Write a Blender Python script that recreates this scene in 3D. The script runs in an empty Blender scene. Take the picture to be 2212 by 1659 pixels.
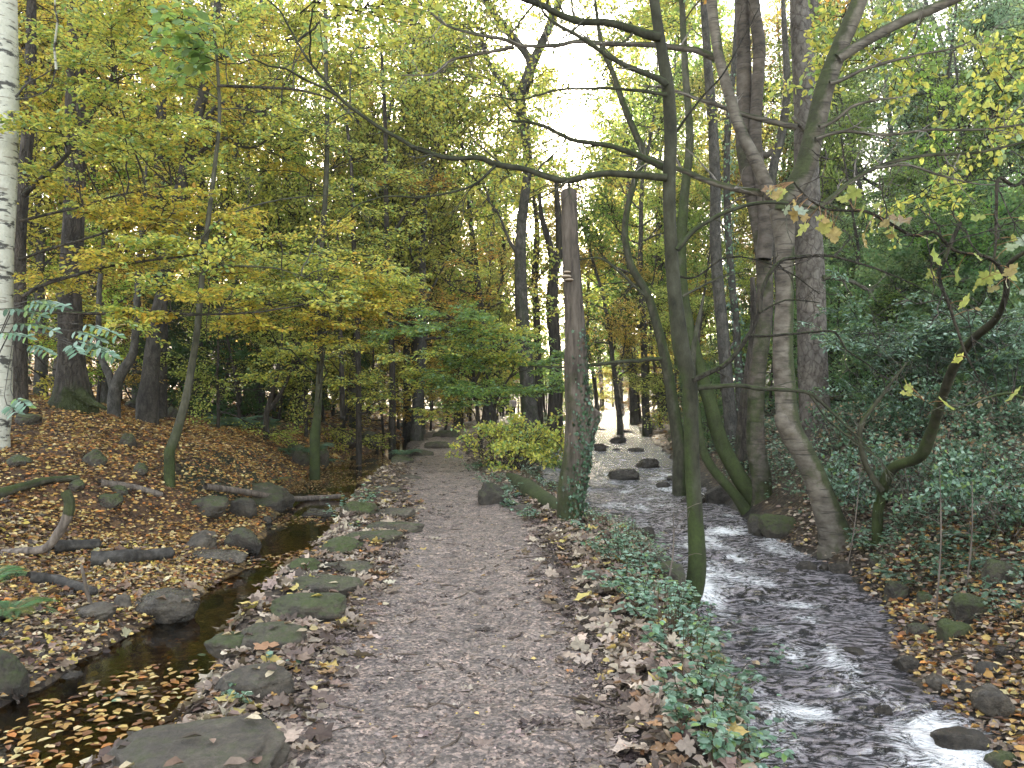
SKY=.112; SUN=4.8; EXPO=3.5; HAZE=0.0007
import bpy, math, random
import numpy as np
from mathutils import Vector
F=1671.0; CX=1106.0; HZ=860.0; CZ=1.6          # view geometry of the photograph, on a 2212 x 1659 grid
R=np.random.default_rng(7)
col=bpy.data.collections.new('woodland'); bpy.context.scene.collection.children.link(col)
def P(u,v,y): return np.array([(u-CX)*y/F, y, CZ-(v-HZ)*y/F])
def unit(a): return a/np.maximum(np.linalg.norm(a,axis=-1,keepdims=True),1e-9)
# ------------------------------------------------------------------ noise
def _h(ix,iy,iz,s):
    n=(ix.astype(np.int64)*374761393+iy.astype(np.int64)*668265263+iz.astype(np.int64)*2147483647+s*1274126177)&0xffffffff
    n=((n^(n>>13))*1274126177)&0xffffffff
    n=((n^(n>>16))*2246822519)&0xffffffff
    return ((n^(n>>15))&0xffffff)/float(0xffffff)
def vn(x,y,z,s=0):
    x,y,z=np.broadcast_arrays(np.asarray(x,float),np.asarray(y,float),np.asarray(z,float))
    ix,iy,iz=np.floor(x),np.floor(y),np.floor(z); fx,fy,fz=x-ix,y-iy,z-iz
    fx,fy,fz=[f*f*(3-2*f) for f in (fx,fy,fz)]
    r=0
    for dx in (0,1):
        for dy in (0,1):
            for dz in (0,1):
                w=(fx if dx else 1-fx)*(fy if dy else 1-fy)*(fz if dz else 1-fz)
                r=r+w*_h(ix+dx,iy+dy,iz+dz,s)
    return r*2-1
def fbm(x,y,z=0.0,s=0,o=4):
    r=0;a=1.0;k=1.0
    for i in range(o):
        r=r+a*vn(np.asarray(x)*k+i*17.3,np.asarray(y)*k-i*9.1,np.asarray(z)*k+i*3.7,s+i); a*=.5;k*=2.03
    return r/1.9
def ss(a,b,x):
    t=np.clip((x-a)/(b-a),0,1); return t*t*(3-2*t)
# ------------------------------------------------------------------ lie of the land
def I(ys,vs): 
    ys=np.array(ys,float);vs=np.array(vs,float)
    return lambda y: np.interp(y,ys,vs)
path_c=I([-8,3.3,6.1,11,16,19,26.7,31,36,45,62,90,170],[-.30,-.32,-.37,-.63,-1.35,-1.83,-2.45,-2.5,-2.0,-.9,.1,1.,1.])
path_w=I([-8,3.3,6,11,19,27,33,60,170],[.85,.85,.85,.93,.86,.8,.9,.9,.9])
leat_c=I([-8,2,4,5.9,8.6,11.8,15.9,21,25,30,40,60],[-3.0,-2.75,-2.45,-2.62,-2.62,-3.15,-3.85,-4.1,-4.2,-4.5,-4.6,-3.0])
leat_w=I([-8,4,5,5.9,7,8.6,10,11.8,16,21,25,32,45],[.66,.64,.52,.40,.34,.40,.46,.52,.85,.9,.7,.35,.3])
str_l=I([-8,2,4.6,6.8,8,9.5,10.5,12,14.3,18,24,29,38,58,70,90,170],[.9,1.05,1.45,1.8,1.98,1.8,1.55,1.25,.80,.68,1.0,1.8,2.3,4.0,5.8,14,60])
str_r=I([-8,2,4.6,5.7,6.8,8.2,9.2,10.4,12,14.3,19,24,38,50,67,90,170],[2.9,2.9,3.0,3.1,3.4,3.95,4.0,3.9,3.85,4.0,4.3,4.9,6.3,8.0,10.0,19,66])
def wz(y): return -.66+.011*(np.clip(y,0,80)-4)+.05*ss(8.2,8.8,y)+.07*ss(12.2,12.9,y)+.07*ss(16.5,17.2,y)+.05*ss(26,27,y)
LZ=-.30
def H(x,y):
    x=np.asarray(x,float);y=np.asarray(y,float)
    x,y=np.broadcast_arrays(x,y)
    pc,pw,lc,lw,sl,sr,w=path_c(y),path_w(y),leat_c(y),leat_w(y),str_l(y),str_r(y),wz(y)
    wob=.12*fbm(y*.9,x*0+3,0,11)
    sl=sl+wob; sr=sr+.22*fbm(y*.8,x*0+9,0,12); lw=lw*(1+.35*fbm(y*1.3,x*0,0,13))
    n1=fbm(x*.35,y*.35,0,1); n2=fbm(x*2.2,y*2.2,0,2); n3=fbm(x*9,y*9,0,3,3)
    # right bank
    d=x-sr
    beach=.75*ss(9.5,6.5,y)
    dd=np.maximum(d-beach,0)
    zr=w+np.interp(np.maximum(d,0),[0,.15,1.0],[0,.05,.16])+np.interp(dd,[0,.5,2.4,6,15,30,70],[0,.28,1.15,1.5,2.3,6.5,20])
    zr=zr+n1*.3*ss(.5,4,dd)+n2*.09+(.32*fbm(x*.95,y*.95,0,15)+.12)*ss(.3,1.5,dd)*ss(14,7,dd)
    zb=w-.22+n2*.08
    # verge: path edge down to the stream
    pe=pc+pw
    t=np.clip((x-pe)/np.maximum(sl-pe,.3),0,1)
    zv=(0.02)*(1-t)+np.where(t>.6,(w+.05)*ss(.60,1.0,t),0)+.05*np.sin(np.clip(t/.7,0,1)*math.pi)+n2*.05
    # path
    zp=.012*n2+.01*n1-.03*np.clip(1-((x-pc)/pw)**2,0,1)
    # left edge between path and leat
    pl=pc-pw; le=lc+lw
    t=np.clip((pl-x)/np.maximum(pl-le,.2),0,1)
    ze=0.03*np.sin(t*math.pi)-.42*ss(.78,1.0,t)+n2*.05*ss(0,.3,t)
    zl=LZ-.13+n2*.05
    # left bank
    d=np.maximum((lc-lw)-x,0)
    d0=np.interp(y,[3,6,9,11,14,60],[3.2,2.9,1.9,.65,.15,.1])
    f=np.interp(y,[3,8,11,14,24,60],[.5,.6,.85,1,.6,.5])
    dd=np.maximum(d-d0,0)
    zk=LZ+np.interp(d,[0,.1,.6,3],[0,.05,.16,.32])+f*np.interp(dd,[0,.35,1.0,3,6,15,35,80],[0,.25,.72,1.22,1.75,4.0,10,24])
    zk=zk+n1*.22*ss(.5,3,dd)+n2*.10*ss(0,.6,d)
    z=np.where(x>sr,zr,np.where(x>sl,zb,np.where(x>pe,zv,np.where(x>pl,zp,np.where(x>le,ze,np.where(x>lc-lw,zl,zk))))))
    z=z+n3*.018
    # beyond the end of the view the valley closes
    z=z+ss(85,165,y)*14*(1-.85*np.exp(-((x/np.maximum(y,1)-.085)/.05)**2))
    return z
def G(u,v,ymax=90):
    ys=np.geomspace(2.6,ymax,1500); xs=(u-CX)*ys/F; zs=CZ-(v-HZ)*ys/F
    k=np.nonzero(zs<=H(xs,ys))[0]
    k=k[0] if len(k) else len(ys)-1
    return np.array([xs[k],ys[k],zs[k]])
def gp(x,y): return np.array([x,y,float(H(x,y))])
# ------------------------------------------------------------------ mesh buffer
class MB:
    def __init__(s): s.v=[];s.c=[];s.q=[];s.t=[];s.n=0
    def add(s,v,c,q=None,t=None):
        v=np.asarray(v,float).reshape(-1,3); c=np.broadcast_to(np.asarray(c,float),(len(v),4))
        s.v.append(v);s.c.append(c)
        if q is not None and len(q): s.q.append(np.asarray(q)+s.n)
        if t is not None and len(t): s.t.append(np.asarray(t)+s.n)
        s.n+=len(v)
    def mesh(s,name,mat,origin=(0,0,0),smooth=True):
        v=np.concatenate(s.v)-np.asarray(origin,float); c=np.concatenate(s.c)
        q=np.concatenate(s.q) if s.q else np.zeros((0,4),int); t=np.concatenate(s.t) if s.t else np.zeros((0,3),int)
        me=bpy.data.meshes.new(name); me.vertices.add(len(v)); me.vertices.foreach_set('co',v.astype(np.float32).ravel())
        li=np.concatenate([q.ravel(),t.ravel()]); me.loops.add(len(li)); me.loops.foreach_set('vertex_index',li.astype(np.int32))
        me.polygons.add(len(q)+len(t))
        st=np.concatenate([np.arange(len(q))*4,len(q)*4+np.arange(len(t))*3])
        me.polygons.foreach_set('loop_start',st.astype(np.int32))
        me.polygons.foreach_set('use_smooth',np.full(len(q)+len(t),smooth))
        me.update(calc_edges=True)
        a=me.attributes.new('col','FLOAT_COLOR','POINT'); a.data.foreach_set('color',c.astype(np.float32).ravel())
        me.materials.append(mat)
        return me
    def build(s,name,mat,parent=None,origin=(0,0,0),smooth=True):
        if s.n==0: return None
        o=bpy.data.objects.new(name,s.mesh(name,mat,origin,smooth)); col.objects.link(o)
        if parent is not None: o.parent=parent
        else: o.location=origin
        return o
def tag(o,label=None,cat=None,group=None,kind=None):
    if label: o['label']=label
    if cat: o['category']=cat
    if group: o['group']=group
    if kind: o['kind']=kind
    return o
def empty(name,loc,label,cat,group=None):
    o=bpy.data.objects.new(name,None); o.empty_display_size=.2; col.objects.link(o); o.location=loc
    return tag(o,label,cat,group)
# ------------------------------------------------------------------ tubes
def smooth_line(p,n):
    p=np.asarray(p,float); m=len(p)
    if m==2: 
        t=np.linspace(0,1,n)[:,None]; return p[0]*(1-t)+p[1]*t
    e=np.vstack([2*p[0]-p[1],p,2*p[-1]-p[-2]])
    seg=np.linalg.norm(np.diff(p[:,:3],axis=0),axis=1); cum=np.concatenate([[0],np.cumsum(seg)]); 
    s=np.linspace(0,cum[-1],n); k=np.clip(np.searchsorted(cum,s,side='right')-1,0,m-2); t=((s-cum[k])/np.maximum(seg[k],1e-6))[:,None]
    a,b,c,d=e[k],e[k+1],e[k+2],e[k+3]
    return .5*((2*b)+(c-a)*t+(2*a-5*b+4*c-d)*t*t+(3*b-a-3*c+d)*t**3)
def tube(mb,p,r,k=8,rgb=(1,1,1),moss=None,rough=.0,seed=0,freq=3.0,cap=True):
    p=np.asarray(p,float); n=len(p); r=np.broadcast_to(np.asarray(r,float),(n,))
    T=unit(np.gradient(p,axis=0)); md=T.mean(0)
    ref=np.array([1.,0,0]) if abs(md[0])<.7*np.linalg.norm(md) else np.array([0,.3,1.])
    A=unit(np.cross(T,ref)); B=np.cross(T,A)
    th=np.arange(k)/k*2*math.pi
    D=np.cos(th)[None,:,None]*A[:,None,:]+np.sin(th)[None,:,None]*B[:,None,:]
    rr=np.repeat(r[:,None],k,1)
    if rough>0:
        q=p[:,None,:]+D*rr[:,:,None]
        rr=rr*(1+rough*fbm(q[...,0]*freq,q[...,1]*freq,q[...,2]*freq*.6,seed,3))
    V=p[:,None,:]+D*rr[:,:,None]
    i=np.arange(n-1)[:,None]*k; j=np.arange(k)[None,:]; j2=(j+1)%k
    q=np.stack([i+j,i+j2,i+k+j2,i+k+j],-1).reshape(-1,4)
    V=V.reshape(-1,3)
    m=np.zeros(len(V))
    if moss is not None:
        m=moss(V,D.reshape(-1,3),np.repeat(np.linspace(0,1,n),k))
    c=np.concatenate([np.broadcast_to(np.asarray(rgb,float),(len(V),3)),m[:,None]],1)
    t=None
    if cap:
        V=np.vstack([V,p[-1]+T[-1]*r[-1]*.5]); c=np.vstack([c,c[-1]])
        b=(n-1)*k; jj=np.arange(k); t=np.stack([b+jj,b+(jj+1)%k,np.full(k,len(V)-1)],-1)
    mb.add(V,c,q,t)
def wander(p0,d,L,n,rng,w=.12,up=0.0):
    pts=[np.array(p0,float)]; d=unit(np.array(d,float)); s=L/(n-1)
    for i in range(n-1):
        d=unit(d+rng.normal(0,w,3)+np.array([0,0,up])); pts.append(pts[-1]+d*s)
    return np.array(pts)
# ------------------------------------------------------------------ leaves
def tmpl(kind):
    if kind=='oval': v=[(0,0,0),(.3,.27,.07),(.72,.25,.06),(1,0,-.05),(.72,-.25,.06),(.3,-.27,.07)];q=[(0,1,2,3),(0,3,4,5)];t=[]
    elif kind=='dia': v=[(0,0,0),(.45,.33,.06),(1,0,0),(.45,-.33,.06)];q=[(0,1,2,3)];t=[]
    elif kind=='long': v=[(0,0,0),(.35,.17,.04),(.75,.14,.03),(1,0,-.06),(.75,-.14,.03),(.35,-.17,.04)];q=[(0,1,2,3),(0,3,4,5)];t=[]
    elif kind=='ivy': v=[(0,0,0),(-.12,.32,.05),(.28,.25,.06),(.42,.48,.03),(.6,.2,.05),(1,0,-.05),(.6,-.2,.05),(.42,-.48,.03),(.28,-.25,.06),(-.12,-.32,.05)];q=[(0,1,2,4),(0,6,8,9)];t=[(2,3,4),(6,7,8),(0,4,5),(0,5,6)]
    elif kind=='maple':
        rim=[(0,0),(-.16,.16),(-.12,.40),(.08,.36),(.12,.52),(.25,.66),(.36,.46),(.48,.44),(.46,.24),(.62,.34),(.78,.26),(.84,.12),(1.05,0)]
        rim=rim+[(a,-b) for a,b in rim[-2:0:-1]]
        m=len(rim); v=[(.3,0,-.06)]+[(a,b,.09*math.sin(i*1.7)+.05*abs(b)) for i,(a,b) in enumerate(rim)]
        t=[(0,i+1,(i+1)%m+1) for i in range(m)]; q=[]
    elif kind=='curl': v=[(0,0,0),(.3,.27,.28),(.72,.25,.22),(1,0,.10),(.72,-.25,.16),(.3,-.27,.25)];q=[(0,1,2,3),(0,3,4,5)];t=[]
    return np.array(v,float),np.array(q,int).reshape(-1,4),np.array(t,int).reshape(-1,3)
TM={k:tmpl(k) for k in('oval','dia','long','ivy','maple','curl')}
PAL={
 'yellow':[((.66,.52,.08),4),((.62,.40,.06),1.3),((.50,.48,.09),2.6),((.28,.33,.08),1.3),((.42,.24,.06),.3)],
 'ygreen':[((.68,.62,.14),4),((.46,.50,.12),3.4),((.66,.56,.11),1.3),((.24,.36,.10),2),((.32,.44,.24),1)],
 'green':[((.22,.34,.09),4),((.15,.26,.08),3),((.32,.42,.10),2),((.44,.44,.09),.7),((.24,.36,.24),1.5)],
 'orange':[((.50,.24,.05),3),((.48,.32,.05),3),((.34,.26,.07),2),((.22,.22,.06),1)],
 'dark':[((.035,.075,.03),4),((.05,.11,.045),2),((.08,.14,.09),1),((.02,.045,.02),2)],
 'blue':[((.17,.27,.19),3),((.11,.20,.12),3),((.27,.37,.29),1.8),((.16,.24,.07),1.4),((.06,.11,.06),1.5)],
 'ivy':[((.04,.085,.035),3),((.07,.125,.07),3),((.14,.21,.15),1.0),((.02,.04,.02),3),((.12,.07,.04),.8)],
 'under':[((.10,.17,.10),3),((.06,.12,.06),3),((.20,.27,.19),1.4),((.22,.14,.08),1.0),((.35,.25,.14),.5)],
 'litter':[((.42,.235,.075),4),((.52,.36,.12),3),((.24,.11,.05),3.5),((.60,.46,.22),2),((.09,.05,.03),3),((.46,.19,.05),1.3)],
 'wetlit':[((.34,.25,.15),3),((.50,.42,.27),2),((.16,.10,.07),3),((.07,.05,.04),2),((.55,.42,.10),1.3),((.26,.18,.13),2)],
 'brown':[((.20,.145,.11),4),((.32,.245,.19),3),((.10,.07,.055),3),((.46,.37,.28),2.4),((.26,.15,.08),1),((.50,.38,.13),.6)],
 'pathbit':[((.17,.125,.11),5),((.26,.20,.175),4),((.07,.05,.045),5),((.38,.30,.25),2),((.46,.33,.12),.3)],
 'fern':[((.10,.22,.07),3),((.15,.28,.12),3),((.20,.30,.15),1),((.25,.24,.06),.6)],
 'bfern':[((.11,.20,.15),3),((.16,.27,.20),3),((.08,.15,.08),2),((.28,.22,.08),.8)],
 'syc':[((.44,.43,.12),3),((.32,.35,.09),2.5),((.40,.30,.12),2),((.34,.38,.30),1.6),((.30,.20,.12),1.2)],
}
def pick(pal,n,rng,j=.16):
    P_=PAL[pal]; w=np.array([x[1] for x in P_],float); c=np.array([x[0] for x in P_])
    k=rng.choice(len(P_),n,p=w/w.sum()); o=c[k]*(1+rng.normal(0,j,(n,1)))*(1+rng.normal(0,.03,(n,3)))
    return np.clip(o,.01,.8)
def leaves(mb,pos,d,nrm,size,rgb,shape='oval',rng=R):
    V,q,t=TM[shape]; N=len(pos)
    if N==0:return
    d=unit(d); nrm=unit(nrm-(nrm*d).sum(1,keepdims=True)*d); b=np.cross(nrm,d)
    size=np.broadcast_to(np.asarray(size,float),(N,))
    asp=1+rng.normal(0,.12,N); lift=rng.uniform(.3,1.7,N)
    W=pos[:,None,:]+size[:,None,None]*(V[None,:,0,None]*d[:,None,:]+(V[None,:,1]*asp[:,None])[:,:,None]*b[:,None,:]+(V[None,:,2]*lift[:,None])[:,:,None]*nrm[:,None,:])
    k=len(V); off=np.arange(N)[:,None,None]*k
    c=np.concatenate([np.repeat(rgb,k,0),np.ones((N*k,1))],1)
    mb.add(W.reshape(-1,3),c,(q[None]+off).reshape(-1,4) if len(q) else None,(t[None]+off).reshape(-1,3) if len(t) else None)
# spray templates: local frame x = along, y = side, z = up
def make_spray(style,rng):
    segs=[];lp=[];ld=[];ln=[]
    if style=='flat':
        main=wander((0,0,0),(1,0,0),1.0,6,rng,.10,-.02); spots=np.linspace(.1,.97,9)
    else:
        main=wander((0,0,0),(1,0,.25),1.0,6,rng,.2,.02); spots=np.linspace(.15,.97,8)
    for a,b,i in zip(main[:-1],main[1:],range(5)): segs.append((a,b,.011*(1-i/6),.011*(1-(i+1)/6)))
    for i,s in enumerate(spots):
        k=min(int(s*5),4); p=main[k]+(main[k+1]-main[k])*(s*5-k)
        side=1 if i%2 else -1; L=(.50*(1-s)+.16)*rng.uniform(.7,1.2)
        if style=='flat': dr=np.array([.75,side*.9,rng.normal(0,.10)])
        else: dr=np.array([.6,side*.8,rng.normal(.1,.6)])
        tw=wander(p,dr,L,4,rng,.14,-.03 if style=='flat' else .03)
        for a,b in zip(tw[:-1],tw[1:]): segs.append((a,b,.004,.003))
        m=max(3,int(L/.062))
        for j in range(m):
            t=(j+.8)/m; kk=min(int(t*3),2); pp=tw[kk]+(tw[kk+1]-tw[kk])*(t*3-kk)
            sd=1 if j%2 else -1; td=unit(tw[-1]-tw[0]); lat=np.array([-td[1],td[0],0])
            if style=='flat': ldir=td*.6+lat*sd*.9+np.array([0,0,rng.normal(-.15,.25)]); nn=np.array([rng.normal(0,.35),rng.normal(0,.35),1])
            else: ldir=td*.5+rng.normal(0,.7,3)+np.array([0,0,-.25]); nn=rng.normal(0,.7,3)+np.array([0,0,.7])
            lp.append(pp);ld.append(ldir);ln.append(nn)
    return dict(seg=np.array([np.concatenate([a,b,[r0,r1]]) for a,b,r0,r1 in segs]),lp=np.array(lp),ld=np.array(ld),ln=np.array(ln))
SPR={s:[make_spray(s,np.random.default_rng(100+i)) for i in range(7)] for s in('flat','ball')}
def add_segs(mb,p0,p1,r0,r1,rgb):
    N=len(p0); T=unit(p1-p0); ref=np.where(np.abs(T[:,2:3])>.8,np.array([[1.,0,0]]),np.array([[0,0,1.]])); A=unit(np.cross(T,ref)); B=np.cross(T,A)
    V=[]
    for p,r in((p0,r0),(p1,r1)):
        for k in range(3):
            a=k*2.0944; V.append(p+(A*math.cos(a)+B*math.sin(a))*r[:,None])
    V=np.stack(V,1).reshape(-1,3); off=np.arange(N)[:,None,None]*6
    q=(np.array([[0,1,4,3],[1,2,5,4],[2,0,3,5]])[None]+off).reshape(-1,4)
    mb.add(V,(*rgb,0),q)
def sprays(ml,mt,style,org,dr,scale,lsize,pal,rng,shape='dia',keep=1.0,twig=(.08,.06,.05),up=None,seg=True):
    org=np.asarray(org,float);dr=unit(np.asarray(dr,float)); N=len(org)
    if N==0:return
    scale=np.broadcast_to(np.asarray(scale,float),(N,)); which=rng.integers(0,7,N)
    U=np.tile([0,0,1.],(N,1))+rng.normal(0,.15 if style=='flat' else .5,(N,3)) if up is None else up
    S=unit(np.cross(U,dr)); U=np.cross(dr,S)
    for k in range(7):
        m=np.nonzero(which==k)[0]
        if len(m)==0: continue
        t=SPR[style][k]
        M=np.stack([dr[m],S[m],U[m]],1) # rows
        f=lambda a:(a@M)  # (n,3)@(N,3,3)
        lp=(t['lp'][None]@M)*scale[m][:,None,None]+org[m][:,None,:]
        ld=t['ld'][None]@M; ln=t['ln'][None]@M
        lp,ld,ln=[a.reshape(-1,3) for a in(lp,ld,ln)]
        kk=rng.random(len(lp))<keep; n=kk.sum()
        ld=ld[kk]+rng.normal(0,.2,(n,3)); ln=ln[kk]+rng.normal(0,.25,(n,3))
        leaves(ml,lp[kk],ld,ln,lsize*rng.uniform(.65,1.25,n),pick(pal,n,rng),shape,rng)
        if seg and mt is not None:
            s=t['seg']; p0=(s[None,:,:3]@M)*scale[m][:,None,None]+org[m][:,None,:]; p1=(s[None,:,3:6]@M)*scale[m][:,None,None]+org[m][:,None,:]
            r0=np.tile(s[:,6],len(m))*np.repeat(scale[m],len(s)); r1=np.tile(s[:,7],len(m))*np.repeat(scale[m],len(s))
            add_segs(mt,p0.reshape(-1,3),p1.reshape(-1,3),r0,r1,twig)
# ------------------------------------------------------------------ materials
def nt(name):
    m=bpy.data.materials.new(name); m.use_nodes=True; t=m.node_tree; t.nodes.clear(); return m,t
class N:
    def __init__(s,t): s.t=t
    def __call__(s,typ,ins={},**kw):
        n=s.t.nodes.new(typ)
        for k,v in kw.items(): setattr(n,k,v)
        for k,v in ins.items():
            i=n.inputs[k]
            if isinstance(v,bpy.types.NodeSocket): s.t.links.new(v,i)
            else: i.default_value=v
        return n
    def ramp(s,fac,stops,interp='LINEAR'):
        n=s.t.nodes.new('ShaderNodeValToRGB'); s.t.links.new(fac,n.inputs[0]); e=n.color_ramp; e.interpolation=interp
        while len(e.elements)<len(stops): e.elements.new(.5)
        for q,(p,c) in zip(e.elements,stops): q.position=p; q.color=(*c,1) if len(c)==3 else c
        return n.outputs[0]
    def mix(s,f,a,b,bt='MIX'):
        n=s.t.nodes.new('ShaderNodeMix'); n.data_type='RGBA'; n.blend_type=bt
        for i,v in ((0,f),(6,a),(7,b)):
            if isinstance(v,bpy.types.NodeSocket): s.t.links.new(v,n.inputs[i])
            else: n.inputs[i].default_value=(v if i==0 else ((*v,1) if len(v)==3 else v))
        return n.outputs[2]
    def math(s,op,a,b=0.0,clamp=False):
        n=s.t.nodes.new('ShaderNodeMath'); n.operation=op; n.use_clamp=clamp
        for i,v in ((0,a),(1,b)):
            if isinstance(v,bpy.types.NodeSocket): s.t.links.new(v,n.inputs[i])
            else: n.inputs[i].default_value=v
        return n.outputs[0]
    def noise(s,vec,scale,detail=4,rough=.6,out=0):
        n=s('ShaderNodeTexNoise',{'Scale':scale,'Detail':detail,'Roughness':rough})
        if vec is not None: s.t.links.new(vec,n.inputs['Vector'])
        return n.outputs[out]
    def coord(s,sc=(1,1,1)):
        c=s('ShaderNodeTexCoord').outputs['Object']
        m=s('ShaderNodeMapping',{'Vector':c,'Scale':sc}); return m.outputs[0]
    def bump(s,h,st,dist=.02,normal=None):
        ins={'Height':h,'Strength':st,'Distance':dist}
        if normal is not None: ins['Normal']=normal
        return s('ShaderNodeBump',ins).outputs[0]
    def out(s,sh,vol=None):
        o=s('ShaderNodeOutputMaterial')
        if sh is not None: s.t.links.new(sh,o.inputs[0])
        if vol is not None: s.t.links.new(vol,o.inputs[1])
def mat_leaf(name,trans=.45,gloss=.35,rough=.42):
    m,t=nt(name);n=N(t)
    a=n('ShaderNodeAttribute',attribute_name='col').outputs['Color']
    oi=n('ShaderNodeObjectInfo')
    c=n.mix(1.0,a,oi.outputs['Color'],'MULTIPLY')
    nz=n.noise(n.coord(),38,3)
    c=n.mix(1.0,c,n.ramp(nz,[(.25,(.72,.72,.72)),(.75,(1.22,1.22,1.22))]),'MULTIPLY')
    d=n('ShaderNodeBsdfDiffuse',{'Color':c}).outputs[0]
    tc=n.mix(.10,n.mix(1.0,c,(1.25,1.28,.9),'MULTIPLY'),(.85,.9,.55))
    tr=n('ShaderNodeBsdfTranslucent',{'Color':tc}).outputs[0]
    s1=n('ShaderNodeMixShader',{0:trans,1:d,2:tr}).outputs[0]
    g=n('ShaderNodeBsdfGlossy',{'Color':(1,1,1,1),'Roughness':rough}).outputs[0]
    fr=n('ShaderNodeLayerWeight',{'Blend':.5}).outputs['Facing']
    fr=n.math('MULTIPLY',n.math('ADD',n.math('MULTIPLY',n.math('POWER',fr,4.0),.30),.035),gloss)
    s2=n('ShaderNodeMixShader',{0:fr,1:s1,2:g}).outputs[0]
    n.out(s2); return m
def mat_bark(name,stops,stretch,scale,crack=None,moss=(.032,.044,.013),bumpd=.02,lent=0.0,rough=.85):
    m,t=nt(name);n=N(t); co=n.coord(stretch)
    at=n('ShaderNodeAttribute',attribute_name='col')
    a=n.noise(co,scale,6,.65); b=n.noise(n.coord(),2.2,3)
    c=n.ramp(a,stops); c=n.mix(.55,c,n.ramp(b,[(.3,(.5,.5,.5)),(.7,(1.25,1.2,1.15))]),'MULTIPLY')
    c=n.mix(1.0,c,at.outputs['Color'],'MULTIPLY')
    h=a
    if crack:
        vv=n('ShaderNodeVectorMath',{0:n.coord((1,1,crack[1])),1:n('ShaderNodeVectorMath',{0:n.noise(n.coord(),3,4,.6,1),'Scale':.25},operation='SCALE').outputs[0]},operation='ADD').outputs[0]
        vo=n('ShaderNodeTexVoronoi',{'Scale':crack[0],'Vector':vv},feature='DISTANCE_TO_EDGE').outputs[0]; ck=n.ramp(vo,[(.0,(0,0,0)),(.12,(1,1,1))])
        c=n.mix(1.0,c,n.mix(ck,(.60,.57,.55),(1,1,1)),'MULTIPLY'); h=n.math('ADD',a,n.math('MULTIPLY',ck,.5))
    if lent:
        l=n.noise(n.coord((3,3,38)),1.0,2,.5); lm=n.ramp(l,[(.60,(0,0,0)),(.66,(1,1,1))])
        c=n.mix(n.math('MULTIPLY',lm,lent),c,(.035,.03,.028)); h=n.math('SUBTRACT',a,n.math('MULTIPLY',lm,.5))
    mn=n.noise(n.coord(),7,5,.7); mn=n.math('ADD',n.math('MULTIPLY',mn,.6),n.math('MULTIPLY',n.noise(n.coord((1,1,.5)),2.6,4,.6),.7)); mm=n.math('SUBTRACT',n.math('ADD',n.math('MULTIPLY',at.outputs['Alpha'],1.2),n.math('MULTIPLY',mn,1.5)),1.42)
    mf=n.math('MULTIPLY',n.math('MULTIPLY',mm,3.2,True),.85)
    mc=n.mix(n.noise(n.coord(),45,3),tuple(x*.45 for x in moss),tuple(x*1.7 for x in moss))
    mc=n.mix(.85,mc,n.ramp(n.noise(n.coord(),4,5,.7),[(.3,(.35,.30,.28)),(.7,(1.35,1.3,1.0))]),'MULTIPLY')
    c=n.mix(mf,c,mc)
    hb=n.math('ADD',h,n.math('MULTIPLY',n.math('MULTIPLY',n.noise(n.coord(),60,2),mf),.5))
    bs=n('ShaderNodeBsdfPrincipled',{'Base Color':c,'Roughness':rough,'Specular IOR Level':.3,'Normal':n.bump(hb,.9,bumpd)}).outputs[0]
    n.out(bs); return m
M={}
M['leaf']=mat_leaf('leaf')
M['leaf_far']=mat_leaf('leaf_far',.5,.2,.5)
M['leaf_gloss']=mat_leaf('leaf_gloss',.25,.9,.36)
M['litter']=mat_leaf('litter_leaf',.12,.55,.40)
M['bark_rough']=mat_bark('bark_rough',[(.3,(.02,.017,.013)),(.5,(.06,.05,.04)),(.72,(.12,.10,.085))],(9,9,1.6),1.6,crack=(16,.22),bumpd=.03)
M['bark_log']=mat_bark('bark_log',[(.3,(.018,.016,.014)),(.5,(.05,.044,.038)),(.72,(.11,.10,.09))],(5,5,5),2.4,bumpd=.02)
M['bark_grey']=mat_bark('bark_grey',[(.3,(.035,.032,.027)),(.52,(.085,.078,.068)),(.75,(.16,.15,.13))],(4,4,2.0),2.2,crack=(14,.35),bumpd=.012)
M['bark_pale']=mat_bark('bark_pale',[(.3,(.08,.066,.056)),(.5,(.20,.175,.15)),(.75,(.34,.31,.28))],(2.5,2.5,5),1.7,bumpd=.012,lent=.6)
M['bark_scaly']=mat_bark('bark_scaly',[(.3,(.05,.042,.036)),(.45,(.13,.112,.098)),(.75,(.22,.20,.18))],(4,4,2.4),2.5,crack=(9,.6),bumpd=.018)
M['bark_dead']=mat_bark('bark_dead',[(.3,(.05,.038,.030)),(.5,(.15,.12,.10)),(.75,(.27,.225,.19))],(9,9,1.5),1.8,bumpd=.02)
M['bark_moss']=mat_bark('bark_moss',[(.3,(.025,.024,.016)),(.5,(.07,.067,.045)),(.75,(.13,.125,.10))],(4,4,2.0),2.4,moss=(.036,.052,.015),bumpd=.014)
# birch
m,t=nt('bark_birch');n=N(t)
a=n.noise(n.coord((1.2,1.2,3.2)),2.3,5,.62); b=n.noise(n.coord((3,3,20)),1.2,3); w=n.noise(n.coord(),14,5)
c=n.mix(w,(.36,.35,.29),(.60,.58,.50)); c=n.mix(n.ramp(b,[(.58,(0,0,0)),(.64,(.75,.75,.75))]),c,(.16,.13,.10)); c=n.mix(n.ramp(a,[(.55,(0,0,0)),(.60,(1,1,1))]),c,n.mix(w,(.02,.02,.018),(.10,.09,.08)))
n.out(n('ShaderNodeBsdfPrincipled',{'Base Color':c,'Roughness':.7,'Normal':n.bump(n.math('SUBTRACT',w,a),.8,.02)}).outputs[0]); M['birch']=m
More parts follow.
